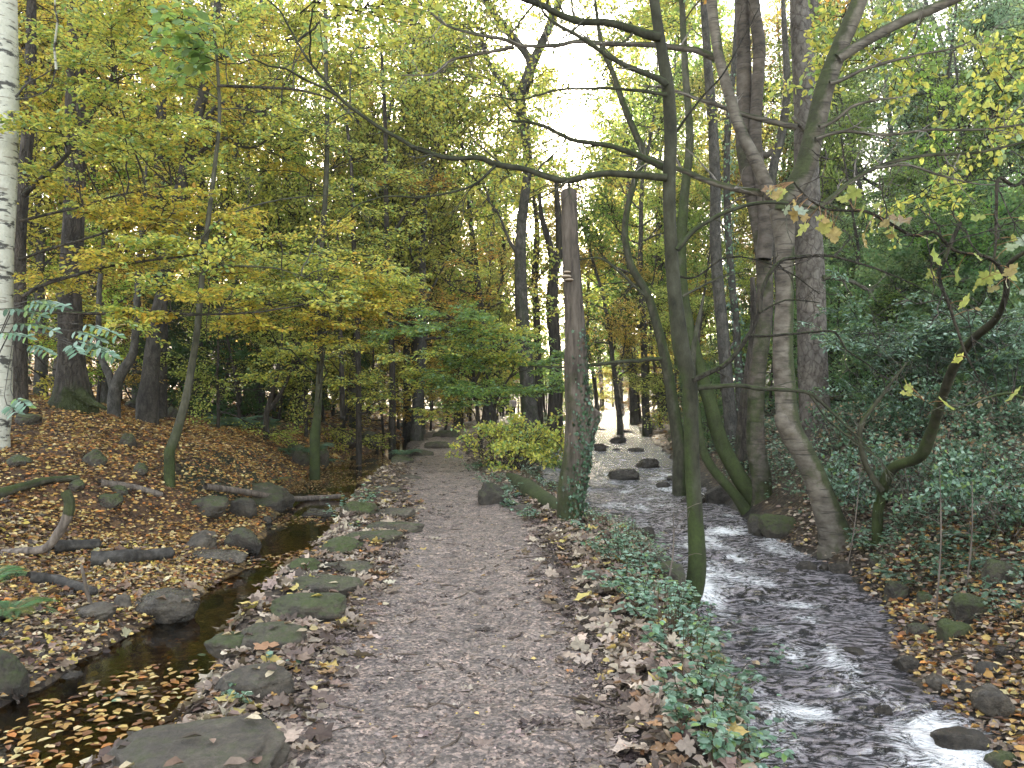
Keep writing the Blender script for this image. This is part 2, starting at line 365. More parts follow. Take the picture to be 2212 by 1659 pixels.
# rock
def mat_rock(name,wet):
    m,t=nt(name);n=N(t); at=n('ShaderNodeAttribute',attribute_name='col')
    a=n.noise(n.coord(),5,8,.7); b=n.noise(n.coord((1,1,3)),2.2,4)
    c=n.ramp(a,[(.25,(.035,.030,.026)),(.5,(.11,.094,.078)),(.78,(.24,.21,.175))]); c=n.mix(.8,c,n.ramp(n.noise(n.coord(),28,6,.75),[(.3,(.4,.4,.4)),(.7,(1.6,1.55,1.5))]),'MULTIPLY'); c=n.mix(1.0,c,at.outputs['Color'],'MULTIPLY')
    ge=n('ShaderNodeNewGeometry'); nz=n('ShaderNodeSeparateXYZ',{0:ge.outputs['Normal']}).outputs[2]
    mn=n.noise(n.coord(),9,6,.72)
    mf=n.math('MULTIPLY',n.math('SUBTRACT',n.math('ADD',n.math('ADD',n.math('MULTIPLY',nz,.42),n.math('MULTIPLY',at.outputs['Alpha'],1.0)),n.math('MULTIPLY',mn,1.5)),1.38),2.2,True)
    mc=n.mix(n.noise(n.coord(),50,3),(.026,.038,.011),(.105,.125,.036))
    c=n.mix(mf,c,mc)
    h=n.math('ADD',a,n.math('MULTIPLY',n.noise(n.coord(),42,6,.75),.7))
    rg=n.mix(mf,(wet,wet,wet),(.9,.9,.9))
    n.out(n('ShaderNodeBsdfPrincipled',{'Base Color':c,'Roughness':rg,'Normal':n.bump(h,1.0,.04)}).outputs[0]); return m
M['rock']=mat_rock('rock',.62); M['rock_wet']=mat_rock('rock_wet',.22)
# ground
m,t=nt('ground');n=N(t); at=n('ShaderNodeAttribute',attribute_name='col')
v=n('ShaderNodeTexVoronoi',{'Scale':17.0,'Randomness':1.0,'Vector':n.coord((1,1,1))}); vc=n('ShaderNodeSeparateColor',{0:v.outputs['Color']}).outputs[0]
c=n.mix(1.0,at.outputs['Color'],n.ramp(vc,[(0,(.35,.3,.28)),(.4,(.8,.75,.7)),(.7,(1.3,1.25,1.1)),(1,(1.9,1.9,1.6))]),'MULTIPLY')
c=n.mix(.8,c,n.ramp(n.noise(n.coord(),3,6,.7),[(.3,(.45,.42,.4)),(.7,(1.35,1.35,1.3))]),'MULTIPLY')
h=n.math('ADD',n.math('MULTIPLY',vc,.6),n.noise(n.coord(),26,6,.7))
n.out(n('ShaderNodeBsdfPrincipled',{'Base Color':c,'Roughness':.7,'Normal':n.bump(h,1.0,.035)}).outputs[0]); M['ground']=m
# path mud
m,t=nt('path_mud');n=N(t)
v=n('ShaderNodeTexVoronoi',{'Scale':15.0,'Vector':n.coord((1,1.0,1))}); vc=n('ShaderNodeSeparateColor',{0:v.outputs['Color']}).outputs[0]
v2=n('ShaderNodeTexVoronoi',{'Scale':58.0,'Vector':n.coord()}); vc2=n('ShaderNodeSeparateColor',{0:v2.outputs['Color']}).outputs[0]
b=n.noise(n.coord(),1.5,6,.65); f=n.noise(n.coord(),40,6,.75)
c=n.ramp(f,[(.25,(.075,.064,.064)),(.5,(.225,.192,.176)),(.78,(.42,.365,.335))])
c=n.mix(.6,c,n.ramp(vc,[(0,(.5,.47,.46)),(.5,(1,.97,.93)),(1,(1.5,1.35,1.2))]),'MULTIPLY')
c=n.mix(.9,c,n.ramp(vc2,[(0,(.35,.32,.32)),(.5,(.95,.95,.95)),(.8,(1.5,1.4,1.35)),(1,(2.3,2.1,2.0))]),'MULTIPLY')
c=n.mix(.7,c,n.ramp(b,[(.3,(.65,.62,.62)),(.7,(1.3,1.25,1.2))]),'MULTIPLY')
h=n.math('ADD',n.math('ADD',n.math('MULTIPLY',vc,.35),n.math('MULTIPLY',vc2,.35)),n.math('MULTIPLY',f,1.2))
rg=n.ramp(n.noise(n.coord(),6,5,.7),[(.35,(.33,.33,.33)),(.65,(.7,.7,.7))])
n.out(n('ShaderNodeBsdfPrincipled',{'Base Color':c,'Roughness':rg,'Normal':n.bump(h,1.0,.022)}).outputs[0]); M['path']=m
# water
def mat_water(name,tint,fc,rough,bs,bd,clear,st=(1,1,1),aer_glint=1.0,ior=1.34,far=False):
    m,t=nt(name);n=N(t); at=n('ShaderNodeAttribute',attribute_name='col')
    h=n.math('ADD',n.noise(n.coord(st),fc,5,.62),n.math('MULTIPLY',n.noise(n.coord(st),fc*4.3,4,.6),.45))
    nm=n.bump(h,bs,bd)
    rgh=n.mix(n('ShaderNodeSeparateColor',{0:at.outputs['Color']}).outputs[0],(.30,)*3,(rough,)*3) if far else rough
    g=n('ShaderNodeBsdfGlossy',{'Color':(1,1,1,1),'Roughness':rgh,'Normal':nm}).outputs[0]
    wd=n.noise(n.coord(),2.0,2,.5,1); wv=n('ShaderNodeVectorMath',{0:n.coord((1.0,2.6,1)),1:n('ShaderNodeVectorMath',{0:wd,'Scale':.9},operation='SCALE').outputs[0]},operation='ADD').outputs[0]
    bn=n.noise(wv,8.0,8,.70)
    bc=n.mix(n.ramp(bn,[(.47,(0,0,0)),(.58,(1,1,1))]),tuple(x*.22 for x in tint),tuple(x*aer_glint for x in tint))  # pale streaks: aerated water, with sky glints painted into the body colour
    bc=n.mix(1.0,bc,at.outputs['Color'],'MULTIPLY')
    body=n('ShaderNodeBsdfDiffuse',{'Color':bc,'Normal':nm}).outputs[0]
    tr=n('ShaderNodeBsdfTransparent',{'Color':(.50,.36,.20,1)}).outputs[0]
    under=n('ShaderNodeMixShader',{0:clear,1:body,2:tr}).outputs[0]
    fr=n('ShaderNodeFresnel',{'IOR':ior,'Normal':nm}).outputs[0]
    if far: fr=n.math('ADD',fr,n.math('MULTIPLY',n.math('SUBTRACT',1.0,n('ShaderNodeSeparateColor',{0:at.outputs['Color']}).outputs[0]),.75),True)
    s=n('ShaderNodeMixShader',{0:fr,1:under,2:g}).outputs[0]
    fo=n('ShaderNodeBsdfDiffuse',{'Color':(.85,.84,.83,1)}).outputs[0]
    fn=n.noise(wv,16,8,.82)
    ff=n.math('MULTIPLY',n.math('SUBTRACT',n.math('ADD',at.outputs['Alpha'],fn),1.0),4.5,True)
    s=n('ShaderNodeMixShader',{0:ff,1:s,2:fo}).outputs[0]
    n.out(s); return m
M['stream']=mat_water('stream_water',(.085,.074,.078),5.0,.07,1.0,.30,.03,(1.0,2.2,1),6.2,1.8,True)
M['leat']=mat_water('leat_water',(.05,.035,.012),3.0,.03,.25,.01,.90)
def mat_plain(name,c,rough=.8,sc=20,amt=.5):
    m,t=nt(name);n=N(t); f=n.noise(n.coord(),sc,4)
    cc=n.mix(f,tuple(x*(1-amt) for x in c),tuple(min(x*(1+amt),.95) for x in c))
    n.out(n('ShaderNodeBsdfPrincipled',{'Base Color':cc,'Roughness':rough,'Normal':n.bump(f,.3,.004)}).outputs[0]); return m
M['fungus']=mat_plain('fungus',(.42,.33,.25),.7,30,.35)
M['skin']=mat_plain('skin',(.50,.30,.22),.6); M['pale']=mat_plain('pale_cloth',(.55,.48,.52)); M['navy']=mat_plain('navy_cloth',(.03,.035,.07)); M['black']=mat_plain('black_cloth',(.015,.015,.02)); M['shoe']=mat_plain('shoe',(.6,.58,.55)); M['hair']=mat_plain('hair',(.10,.06,.035))
# ------------------------------------------------------------------ ground
def grid(xs,ys,f):
    X,Y=np.meshgrid(xs,ys); Z=f(X,Y); n,m=X.shape
    V=np.stack([X,Y,Z],-1).reshape(-1,3); i=np.arange(n-1)[:,None]*m; j=np.arange(m-1)[None,:]
    q=np.stack([i+j,i+j+1,i+m+j+1,i+m+j],-1).reshape(-1,4); return V,q
a=2.5; xs=a*np.sinh(np.linspace(-math.asinh(95/a),math.asinh(95/a),620))-.3
b=5.; ys=2+b*np.sinh(np.linspace(-math.asinh(12/b),math.asinh(185/b),760))
V,q=grid(xs,ys,H)
X,Y,Z=V.T
lc,lw,sl,sr,pc,pw=leat_c(Y),leat_w(Y),str_l(Y),str_r(Y),path_c(Y),path_w(Y)
c=np.tile(np.array([.10,.055,.028]),(len(V),1))
def paint(mask,rgb,f=1.0):
    global c
    m=np.clip(mask,0,1)[:,None]*f; c=c*(1-m)+np.array(rgb)*m
paint(ss(sr-.1,sr+.5,X),(.055,.040,.024)); paint(ss(sr+3,sr+6,X)*ss(.0,.3,fbm(X*.3,Y*.3,0,31)+.3),(.03,.055,.022))
paint((X>lc+lw)*(X<sl),(.075,.056,.045))
paint((X>sl-.15)*(X<sr+.15),(.035,.025,.018)); paint(ss(.35,.1,X-sr)*(X>sr-.1),(.03,.025,.02))
paint((X>lc-lw-.05)*(X<lc+lw+.05),(.17,.11,.045))
paint((X<lc)*ss(7.5,5,Y)*ss(3.2,1.5,lc-X),(.075,.055,.04))
paint(ss(1.1,.5,np.abs((leat_c(Y)-leat_w(Y))-X-.75))*ss(10.5,12,Y)*ss(19,15,Y)*ss(-.3,.1,fbm(X*1.5,Y*1.5,0,42)),(.022,.032,.016),.9)
paint(ss(.15,.45,fbm(X*.6,Y*.6,0,41))*(X<lc-lw-1.5)*(Y>16),(.05,.065,.025),.6)
g=MB(); g.add(V,np.concatenate([c,np.zeros((len(c),1))],1),q); o=g.build('ground',M['ground']); tag(o,kind='structure')
# path sheet
ys=np.concatenate([np.arange(-6,14,.045),np.arange(14,40,.12),np.arange(40,120,.5)]); us=np.linspace(-1,1,64)
U,Y=np.meshgrid(us,ys); wv=path_w(Y)+.14*fbm(Y*1.7,np.sign(U)*5,0,55)+.05*fbm(Y*6,np.sign(U)*5,0,56); X=path_c(Y)+U*wv
Z=H(X,Y)+.006+.010*fbm(X*14,Y*14,0,57,3)-.035*ss(.88,1,np.abs(U))+.012*ss(1,.7,np.abs(U))
n_,m_=X.shape; i=np.arange(n_-1)[:,None]*m_; j=np.arange(m_-1)[None,:]; q=np.stack([i+j,i+j+1,i+m_+j+1,i+m_+j],-1).reshape(-1,4)
g=MB(); g.add(np.stack([X,Y,Z],-1).reshape(-1,3),(1,1,1,0),q); tag(g.build('path',M['path']),kind='structure')
# stream
ys=np.concatenate([np.arange(-6,2,.12),np.arange(2,12,.028),np.arange(12,25,.05),np.arange(25,60,.15),np.arange(60,150,.6)]); us=np.linspace(0,1,120)
U,Y=np.meshgrid(us,ys); X=(str_l(Y)-.25)+U*(str_r(Y)-str_l(Y)+.55)
calm=ss(.55,.85,U)*ss(8.8,8.0,Y)*ss(5.4,6.2,Y)
amp=(.042+.035*ss(.1,.5,fbm(X*.7,Y*.5,0,61)))*(1-.85*calm)
Z=wz(Y)+amp*(fbm(X*2.2,Y*3.6,0,62,4)+.7*(1-2*np.abs(fbm(X*3.4,Y*6.0,0,63,3))))*.8
for yr,ar in((5.9,.5),(7.4,.6),(8.5,1),(9.3,.5),(12.5,1),(14.3,.5),(16.8,.9),(19,.5),(26.5,.8)):
    Z=Z+.035*ar*np.exp(-((Y-yr-.3*fbm(X*1.1,X*0,yr,64))/.16)**2)
fo=np.zeros_like(Z)
for yr,ar,wd in((8.3,.62,.35),(7.3,.40,.35),(9.2,.42,.5),(12.3,.66,.55),(16.6,.62,.8),(5.8,.30,.3),(26,.5,1.2),(13.6,.4,.5),(44,.5,2.0),(6.3,.22,1.5),(10.5,.3,1.5)):
    fo=np.maximum(fo,ar*np.exp(-((Y-yr-.35*fbm(X*1.0,Y*.3,yr,65))/wd)**2)*(1-calm))
fo=np.maximum(fo,(.53+.34*fbm(X*1.8,Y*1.1,0,69,4))*(1-calm)*ss(45,12,Y)+.0)
fo=fo*(.85+.5*fbm(X*2.4,Y*1.8,0,66))
speck=calm*ss(.15,.5,fbm(X*2,Y*1.4,0,67)+.35)*.38; fo=np.maximum(fo,speck)
n_,m_=X.shape; i=np.arange(n_-1)[:,None]*m_; j=np.arange(m_-1)[None,:]; q=np.stack([i+j,i+j+1,i+m_+j+1,i+m_+j],-1).reshape(-1,4)
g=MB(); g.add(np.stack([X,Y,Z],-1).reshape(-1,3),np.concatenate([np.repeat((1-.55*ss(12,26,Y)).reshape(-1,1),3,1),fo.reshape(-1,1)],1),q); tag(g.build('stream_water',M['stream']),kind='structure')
ys=np.arange(-6,48,.15); us=np.linspace(-1,1,24); U,Y=np.meshgrid(us,ys); X=leat_c(Y)+U*(leat_w(Y)*1.35+.1); Z=np.full_like(X,LZ)+.0015*fbm(X*4,Y*4,0,68)
n_,m_=X.shape; i=np.arange(n_-1)[:,None]*m_; j=np.arange(m_-1)[None,:]; q=np.stack([i+j,i+j+1,i+m_+j+1,i+m_+j],-1).reshape(-1,4)
g=MB(); g.add(np.stack([X,Y,Z],-1).reshape(-1,3),(1,1,1,0),q); tag(g.build('channel_water',M['leat']),kind='structure')
# ------------------------------------------------------------------ rocks
import bmesh
bm=bmesh.new(); bmesh.ops.create_icosphere(bm,subdivisions=5,radius=1); IV=np.array([v.co[:] for v in bm.verts]); IT=np.array([[v.index for v in f.verts] for f in bm.faces]); bm.free()
bm=bmesh.new(); bmesh.ops.create_icosphere(bm,subdivisions=3,radius=1); JV=np.array([v.co[:] for v in bm.verts]); JT=np.array([[v.index for v in f.verts] for f in bm.faces]); bm.free()
ROCKTOPS=[]
def rock(c,sz,rot,seed,label,mat='rock',moss=.3,tone=1.0,group=None,name='stone',cat='stone',block=.72,sunk=.3,tilt=(0,0),leafy=0):
    """sz: half sizes; c: ground point"""
    rng=np.random.default_rng(seed); big=max(sz)>.12; v=(IV if big else JV).copy(); tt=IT if big else JT
    # planar cuts give gritstone its facets
    v=unit(np.sign(v)*np.abs(v)**.72); r=np.ones(len(v))
    r=np.minimum(r,.86/np.maximum(np.abs(v).max(1),.1))
    for k in range(9):
        nn=unit(rng.normal(0,1,3)); dd=rng.uniform(.55,.9); pr=v@nn
        r=np.where(pr*r>dd, r*(1-block)+block*dd/np.maximum(pr,1e-3), r)
    v=v*r[:,None]
    d=1+.22*fbm(v[:,0]*1.6,v[:,1]*1.6,v[:,2]*1.9,seed,5)+.075*fbm(v[:,0]*5,v[:,1]*5,v[:,2]*9,seed+1,5)
    v=v*d[:,None]*np.array(sz)
    ca,sa=math.cos(tilt[0]),math.sin(tilt[0]); v=v@np.array([[1,0,0],[0,ca,sa],[0,-sa,ca]])
    ca,sa=math.cos(tilt[1]),math.sin(tilt[1]); v=v@np.array([[ca,0,sa],[0,1,0],[-sa,0,ca]])
    ca,sa=math.cos(rot),math.sin(rot); v=v@np.array([[ca,sa,0],[-sa,ca,0],[0,0,1]])
    c=np.asarray(c,float)+np.array([0,0,sz[2]*(1-2*sunk)])
    g=MB(); g.add(v,(tone,tone*.95,tone*.86,moss),None,tt)
    o=bpy.data.objects.new(name,g.mesh(name,M[mat])); col.objects.link(o); o.location=c
    tag(o,label,cat,group)
    if leafy:
        w=v+c; nrm=unit(v/np.array(sz)**2); up=np.nonzero(nrm[:,2]>.55)[0]
        k=rng.choice(up,min(leafy,len(up)),replace=False); ROCKTOPS.append(w[k])
    return o
# ------------------------------------------------------------------ stones
def st(u,v,w,h,seed,label,deep=.8,**k):
    """stone whose foot is seen at (u,v), w wide and h tall in the photograph"""
    p=G(u,v); s=p[1]/F; hw=w*s/2; hh=max(h*s*.72,.02); sunk=k.pop('sunk',.38)
    c=np.array([p[0],p[1]+hw*deep*.6,p[2]]); c[2]=float(H(c[0],c[1])) if k.pop('onground',True) else p[2]
    if seed<30: k['moss']=k.get('moss',.3)+.14; k['tone']=k.get('tone',.75); hw*=1.12; hh*=.82; sunk+=.08
    return rock(c,(hw,hw*deep,hh),k.pop('rot',0),seed,label,sunk=sunk,**k)
g_='sandstone blocks edging the path above the narrow channel'
st(365,1720,440,150,1,'big flat grey boulder strewn with leaves in the bottom corner beside the path',block=.75,moss=.12,leafy=26,group=g_,tilt=(.05,.06),deep=1.0,sunk=.42)
st(255,1560,150,90,2,'mossy green stone hugging the water edge behind the big flat boulder',moss=.75,group=g_,leafy=4)
st(545,1500,170,85,3,'grey stone block with shadowed side halfway up the near channel edge',moss=.10,block=.8,group=g_,leafy=10,tilt=(0,.15))
st(395,1475,120,80,4,'bright green moss covered stone leaning into the dark channel water',moss=.8,group=g_,leafy=3)
st(490,1415,110,60,5,'low mossy stone just past the pale curled leaf',moss=.5,group=g_,leafy=6)
st(575,1395,150,70,6,'broad sloping stone slab carrying a large pale dead leaf',moss=.3,group=g_,leafy=8,block=.7)
st(650,1335,175,70,7,'rounded green topped stone with a dark hollow under its path side',moss=.45,group=g_,leafy=6)
st(700,1280,165,50,8,'long flat stone littered with brown leaves beside the path bend',moss=.3,group=g_,leafy=9,block=.8)
st(652,1235,70,40,9,'small mossy wedge stone at the water line',moss=.6,group=g_,leafy=2)
st(745,1240,110,36,10,'half buried stone sunk in dead sycamore leaves',moss=.2,group=g_,leafy=6)
st(728,1195,100,60,11,'upright mossy stone opposite the fallen stick',moss=.55,group=g_,leafy=3)
st(800,1170,125,40,12,'stone with dark undercut side next to the long slab',moss=.35,group=g_,leafy=4,block=.8)
st(840,1150,150,40,13,'long tilted slab sliding down towards the muddy path',moss=.3,group=g_,rot=-.35,deep=.45,block=.85,tilt=(0,.16),leafy=2)
st(845,1118,120,34,14,'narrow bare slab lying above the long tilted slab',moss=.15,group=g_,rot=-.5,deep=.4,block=.85,tilt=(0,.16))
st(775,1110,80,42,15,'mossy stone behind the bramble sprig at the water edge',moss=.65,group=g_)
st(835,1062,60,18,16,'low dark stone set flush into the path side',moss=.1,group=g_)
st(885,1035,60,16,17,'flat grey stone just before the path bends',moss=.1,group=g_)
st(868,1000,52,26,18,'dark stone with ferns on it near the far channel pool',moss=.4,group=g_)
st(905,985,60,22,19,'pale flat stone at the far bend of the path edge',moss=.3,group=g_)
st(945,970,62,26,20,'rounded pale stone at the end of the kerb by the bend',moss=.3,group=g_)
st(962,945,56,26,21,'last mossy boulder beyond the far kerb stones',moss=.4,group=g_)
g_='stones along the leafy side of the channel'

st(345,1358,150,66,30,'large dark mossy block overhanging the channel water',moss=.30,block=.8,group=g_,mat='rock_wet',leafy=9,tone=.7,tilt=(.1,.1))
st(520,1190,84,58,31,'rounded black mossy boulder near the channel bend',moss=.5,group=g_,tone=.5,mat='rock_wet')
st(430,1190,82,52,32,'angular dark boulder with a yellow leaf stuck on top',moss=.12,block=.8,group=g_,tone=.7,leafy=4)
st(548,1245,66,40,33,'wet wedge of stone poking into the channel with leaves on it',moss=.3,group=g_,mat='rock_wet',leafy=5,block=.8)
st(460,1215,150,26,34,'long wet flat stone below the rounded black boulder',moss=.2,group=g_,mat='rock_wet',deep=.4,tone=.7)
st(132,1490,80,42,35,'small wet black stone standing in leaf covered shallows',moss=.05,group=g_,mat='rock_wet',tone=.4,onground=False)
st(520,1310,64,22,36,'thin dark stone lying half in the channel',moss=.05,group=g_,mat='rock_wet',tone=.5)
st(440,1290,70,30,37,'dark flat stone beside the open channel water',moss=.05,group=g_,mat='rock_wet',tone=.6,leafy=3)
st(395,1300,50,26,38,'small dark stone tucked beside a bigger flat one',moss=.05,group=g_,mat='rock_wet',tone=.6)
st(190,1340,110,40,39,'brown half buried stone among wet dead leaves',moss=.15,group=g_,tone=.8,leafy=4)
st(260,1320,48,40,40,'small brown stone leaning on the overhanging block',moss=.15,group=g_)
st(530,1062,170,60,42,'broad shadowed rock face of the eroded bank with green stains',moss=.42,group=g_,tone=.45,block=.95,sunk=.75,deep=1.3)
st(440,1110,110,40,44,'dark mossy stones under the fallen stick end',moss=.5,group=g_,tone=.6)
st(520,1120,60,52,45,'blocky dark stone under the middle of the fallen stick',moss=.4,group=g_,tone=.5,block=.9)
st(560,1080,46,40,46,'small mossy stone beside the eroded bank foot',moss=.6,group=g_)
st(690,1130,90,36,47,'dark rounded stone standing in the channel under the stick',moss=.25,group=g_,mat='rock_wet',tone=.45,onground=False)
st(640,1160,40,14,48,'flat wet stone capped with leaves in mid channel',moss=.05,group=g_,mat='rock_wet',tone=.4,leafy=2)
st(575,1130,30,18,49,'pebble sized wet stone below the stick fork',moss=.05,group=g_,mat='rock_wet',tone=.5)
st(640,1000,60,44,50,'mossy overhanging lump holding ferns above the channel',moss=.7,group=g_,tone=.6)
st(685,1005,56,40,51,'mossy stone beside the hanging ferns',moss=.6,group=g_,tone=.6)
st(665,1062,60,16,52,'flat black stone lying in the second channel pool',moss=.0,group=g_,mat='rock_wet',tone=.4,onground=False)
st(760,1000,26,18,53,'small black stone in the far channel pool',moss=.1,group=g_,mat='rock_wet',tone=.4,onground=False)
st(795,965,46,42,54,'dark mossy boulder at the foot of the far leaf bank',moss=.5,group=g_,tone=.5)
st(745,965,50,30,55,'low mossy boulder next to the far leaf bank',moss=.5,group=g_,tone=.5)
st(880,930,70,22,56,'long dark mossy rock shelf behind the far kerb',moss=.5,group=g_,tone=.5)
g_='moss covered stones on the leaf strewn bank'
for i,(u,v,w,h,lb) in enumerate([(268,966,46,32,'round dark mossy stone left of the slim leaning tree'),(198,1004,56,36,'wide mossy stone low on the leaf strewn bank'),(298,1024,40,28,'mossy stone with leaves stuck on it in the middle of the bank'),(366,905,42,30,'dark mossy stone behind the slim leaning tree'),(422,898,42,24,'mossy stone right of the slim leaning tree'),(312,905,44,24,'low green stone between the big trunk and the slim tree'),(40,832,40,26,'dark stone beside the birch trunk'),(48,920,62,30,'mossy hump at the foot of the birch'),(285,880,40,20,'small stone by the forked sapling'),(30,1010,60,26,'low mossy stone at the picture edge under the birch'),(160,1065,46,22,'small mossy stone above the curved dead branch'),(250,1070,44,22,'small dark stone above the flat logs'),(232,1095,60,28,'dark mossy rock in wet leaves near the logs'),(0,1500,90,110,'dark moss mound in the near corner under the fern'),(395,885,24,16,'tiny mossy stone at the top of the bank')]):
    st(u,v,w,h,70+i,lb,moss=.62,tone=.5,group=g_,sunk=.35)
g_='boulders in the stream'
def sst(u,v,w,h,seed,lb,moss=.1,tone=.42,deep=.7,**k):
    # stand it in the water: depth from the water level
    y=12.
    for _ in range(30): y=F*(CZ-float(wz(y)))/(v-HZ)
    s=y/F; c=np.array([(u-CX)*s,y+w*s*deep*.3,float(wz(y))-.03]); 
    return rock(c,(w*s/2,w*s/2*deep,h*s*.62),k.pop('rot',0),seed,lb,mat='rock_wet',moss=moss,tone=tone,group=g_,sunk=.25,**k)
for i,(u,v,w,h,lb,mo) in enumerate([
 (1350,1038,80,32,'long low black boulder in mid stream with one leaf on it',.12),(1402,1012,64,30,'rounded black boulder at the far bank edge of the stream',.2),(1295,977,32,24,'blocky black boulder in the bright far stream',.1),(1337,958,42,22,'domed boulder furthest up in the bright water',.25),(1308,968,18,8,'tiny stone near the blocky black boulder',.1),(1332,972,22,9,'small flat stone below the domed boulder',.1),(1200,1052,60,26,'leaf topped rock at the near side behind the ivy clad snag',.2),(1132,1070,44,46,'black upright rock under the round bush',.2),(1150,1042,50,30,'dark rock at the water edge beneath the bush',.2),(1436,1052,36,22,'small wet rock beside a splash of white water',.1),(1460,1040,40,18,'flat wet rock on the far stream margin',.1),(1500,1090,60,30,'dark shelf of rock under the mossy leaning trunk',.3),(1260,1052,40,14,'low rock just past the ivy clad snag',.1),(1270,915,16,8,'small rock in the furthest reach of water',.1),(1300,930,24,7,'thin rock in the far water',.1),(1350,935,40,9,'flat ledge in the far water below the trees',.1),(1375,975,44,14,'leafy ledge on the far margin of the stream',.1),(1290,1000,26,6,'thin dark sliver of rock in mid stream',.1),(1395,1168,50,40,'rounded rock splitting the white water behind the verge plants',.05),(1912,1545,44,34,'small pointed black rock alone in the near water',.0),(1745,1405,60,14,'submerged pale rock breaking the near ripples',.0),(1690,1240,40,20,'dark rock in the rapid under the far bank',.1),(1745,1235,50,36,'round wet stone against the far bank',.1),(1790,1235,44,24,'dark wet stone below the ivy bank',.1),(1850,1415,60,22,'low flat rock with leaves where the foam gathers',.0),(2090,1620,130,50,'long black wet slab in the bottom right water',.0)]):
    sst(u,v,w,h,120+i,lb,mo)
g_='stones on the far stream bank'
for i,(u,v,w,h,lb,mo,to) in enumerate([(1690,1160,92,50,'plump green mossy boulder by the leaning pale tree',.7,.6),(1640,1150,60,44,'mossy boulder nearest the leaning mossy trunks',.6,.6),(1650,1178,66,38,'dark rounded boulder below the plump mossy one',.2,.4),(1560,1085,70,44,'black boulder between the two mossy leaning trunks',.2,.35),(2072,1388,78,56,'bright green mossy boulder on the leafy beach',.85,.8),(1988,1378,60,34,'mossy brown stone at the foam line',.5,.7),(1972,1452,80,42,'angular wet blue black stone at the beach edge',.05,.5),(2160,1545,110,60,'large grey stone at the right frame edge of the beach',.1,.7),(2035,1490,60,30,'rough grey stone beside the angular wet one',.05,.7),(1945,1300,56,48,'mossy dark stone at the foot of the ivy bank',.6,.5),(1900,1225,44,32,'green topped stone above the dark pool',.6,.6),(2005,1305,44,34,'small mossy stone beside the beach leaves',.7,.6),(2140,1460,60,26,'dark stone among pale beach leaves',.2,.5),(2100,1500,60,24,'flat stone further down the leafy beach',.1,.6),(2110,1340,90,60,'mossy mound rising behind the beach',.7,.5),(2180,1260,100,60,'mossy brown rock high on the ivy bank',.6,.7),(1830,1240,70,30,'flat dark stone at the pool edge',.1,.5),(2180,1655,80,30,'green stone in the bottom right corner',.7,.6),(2030,1400,30,22,'pebble beside the bright green boulder',.1,.6),(2170,1420,40,26,'small black stone among the beach leaves',.1,.4)]):
    st(u,v,w,h,160+i,lb,moss=mo,tone=to,group=g_,mat='rock_wet' if mo<.2 else 'rock')
g_='stones between the path and the stream'
st(1065,1092,76,56,190,'dark mossy rock beside the path under pale plants',moss=.45,tone=.4,group=g_)
st(1452,1285,96,80,191,'mossy boulder at the foot of the curved mossy tree',moss=.55,tone=.5,group=g_)
st(1420,1240,80,40,192,'black wet rock overhanging the stream by the verge plants',moss=.3,tone=.35,group=g_)
st(1125,1108,50,24,193,'small brown stone near the base of the snag',moss=.1,tone=.6,group=g_)
# ------------------------------------------------------------------ logs, sticks
def log(name,label,pts,w0,w1,mat,y=None,moss=0,group=None,lift=.5,cat=None,twigs=()):
    P3=[]
    for q in pts:
        p=G(q[0],q[1]); P3.append(p+np.array([0,0,lift*(w0*p[1]/F)]))
    P3=np.array(P3); p3=smooth_line(P3,24); yy=p3[:,1]; r=np.linspace(w0,w1,24)/2*yy/F
    g=MB(); tube(g,p3,r,12,(1,1,1),(lambda V,D,t:np.full(len(V),moss)*(.5+.5*D[:,2])) if moss else None,rough=.22,seed=len(label),freq=9)
    for tw,a,b in twigs:
        q3=smooth_line(np.array([G(*q)+np.array([0,0,.04]) for q in tw]),12); tube(g,q3,np.linspace(a,b,12)/2*q3[:,1]/F,8,rough=.15,freq=9)
    # end face
    return tag(g.build(name,M[mat],None,P3[0]),label,cat or 'log',group)
log('fallen_branch','bare reddish stick lying across the channel with a short fork',[(443,1072),(520,1082),(600,1096),(660,1098),(735,1093)],15,11,'bark_dead',lift=1.4,cat='branch',twigs=[([(602,1100),(635,1112),(662,1122)],9,5)])
log('fallen_log','thick black rotten log among wet yellow leaves',[(198,1228),(260,1222),(322,1218),(372,1212)],36,26,'bark_log',moss=.1,group='rotting wood on the wet ground')
log('fallen_log','grey weathered log sloping down beside the thin upright stick',[(60,1262),(120,1268),(165,1280),(205,1292)],28,16,'bark_log',group='rotting wood on the wet ground')
log('fallen_log','flat dark plank like wood behind the black log',[(110,1200),(160,1196),(215,1190)],34,20,'bark_log',group='rotting wood on the wet ground')
log('fallen_branch','long low mossy branch at the edge under the birch',[(-20,1085),(40,1066),(100,1050),(170,1044)],24,12,'bark_moss',moss=.8,cat='branch')
log('fallen_branch','brown rotten branch half buried in the leaf bank',[(215,1052),(290,1062),(350,1078)],18,12,'bark_dead',moss=.2,cat='branch')
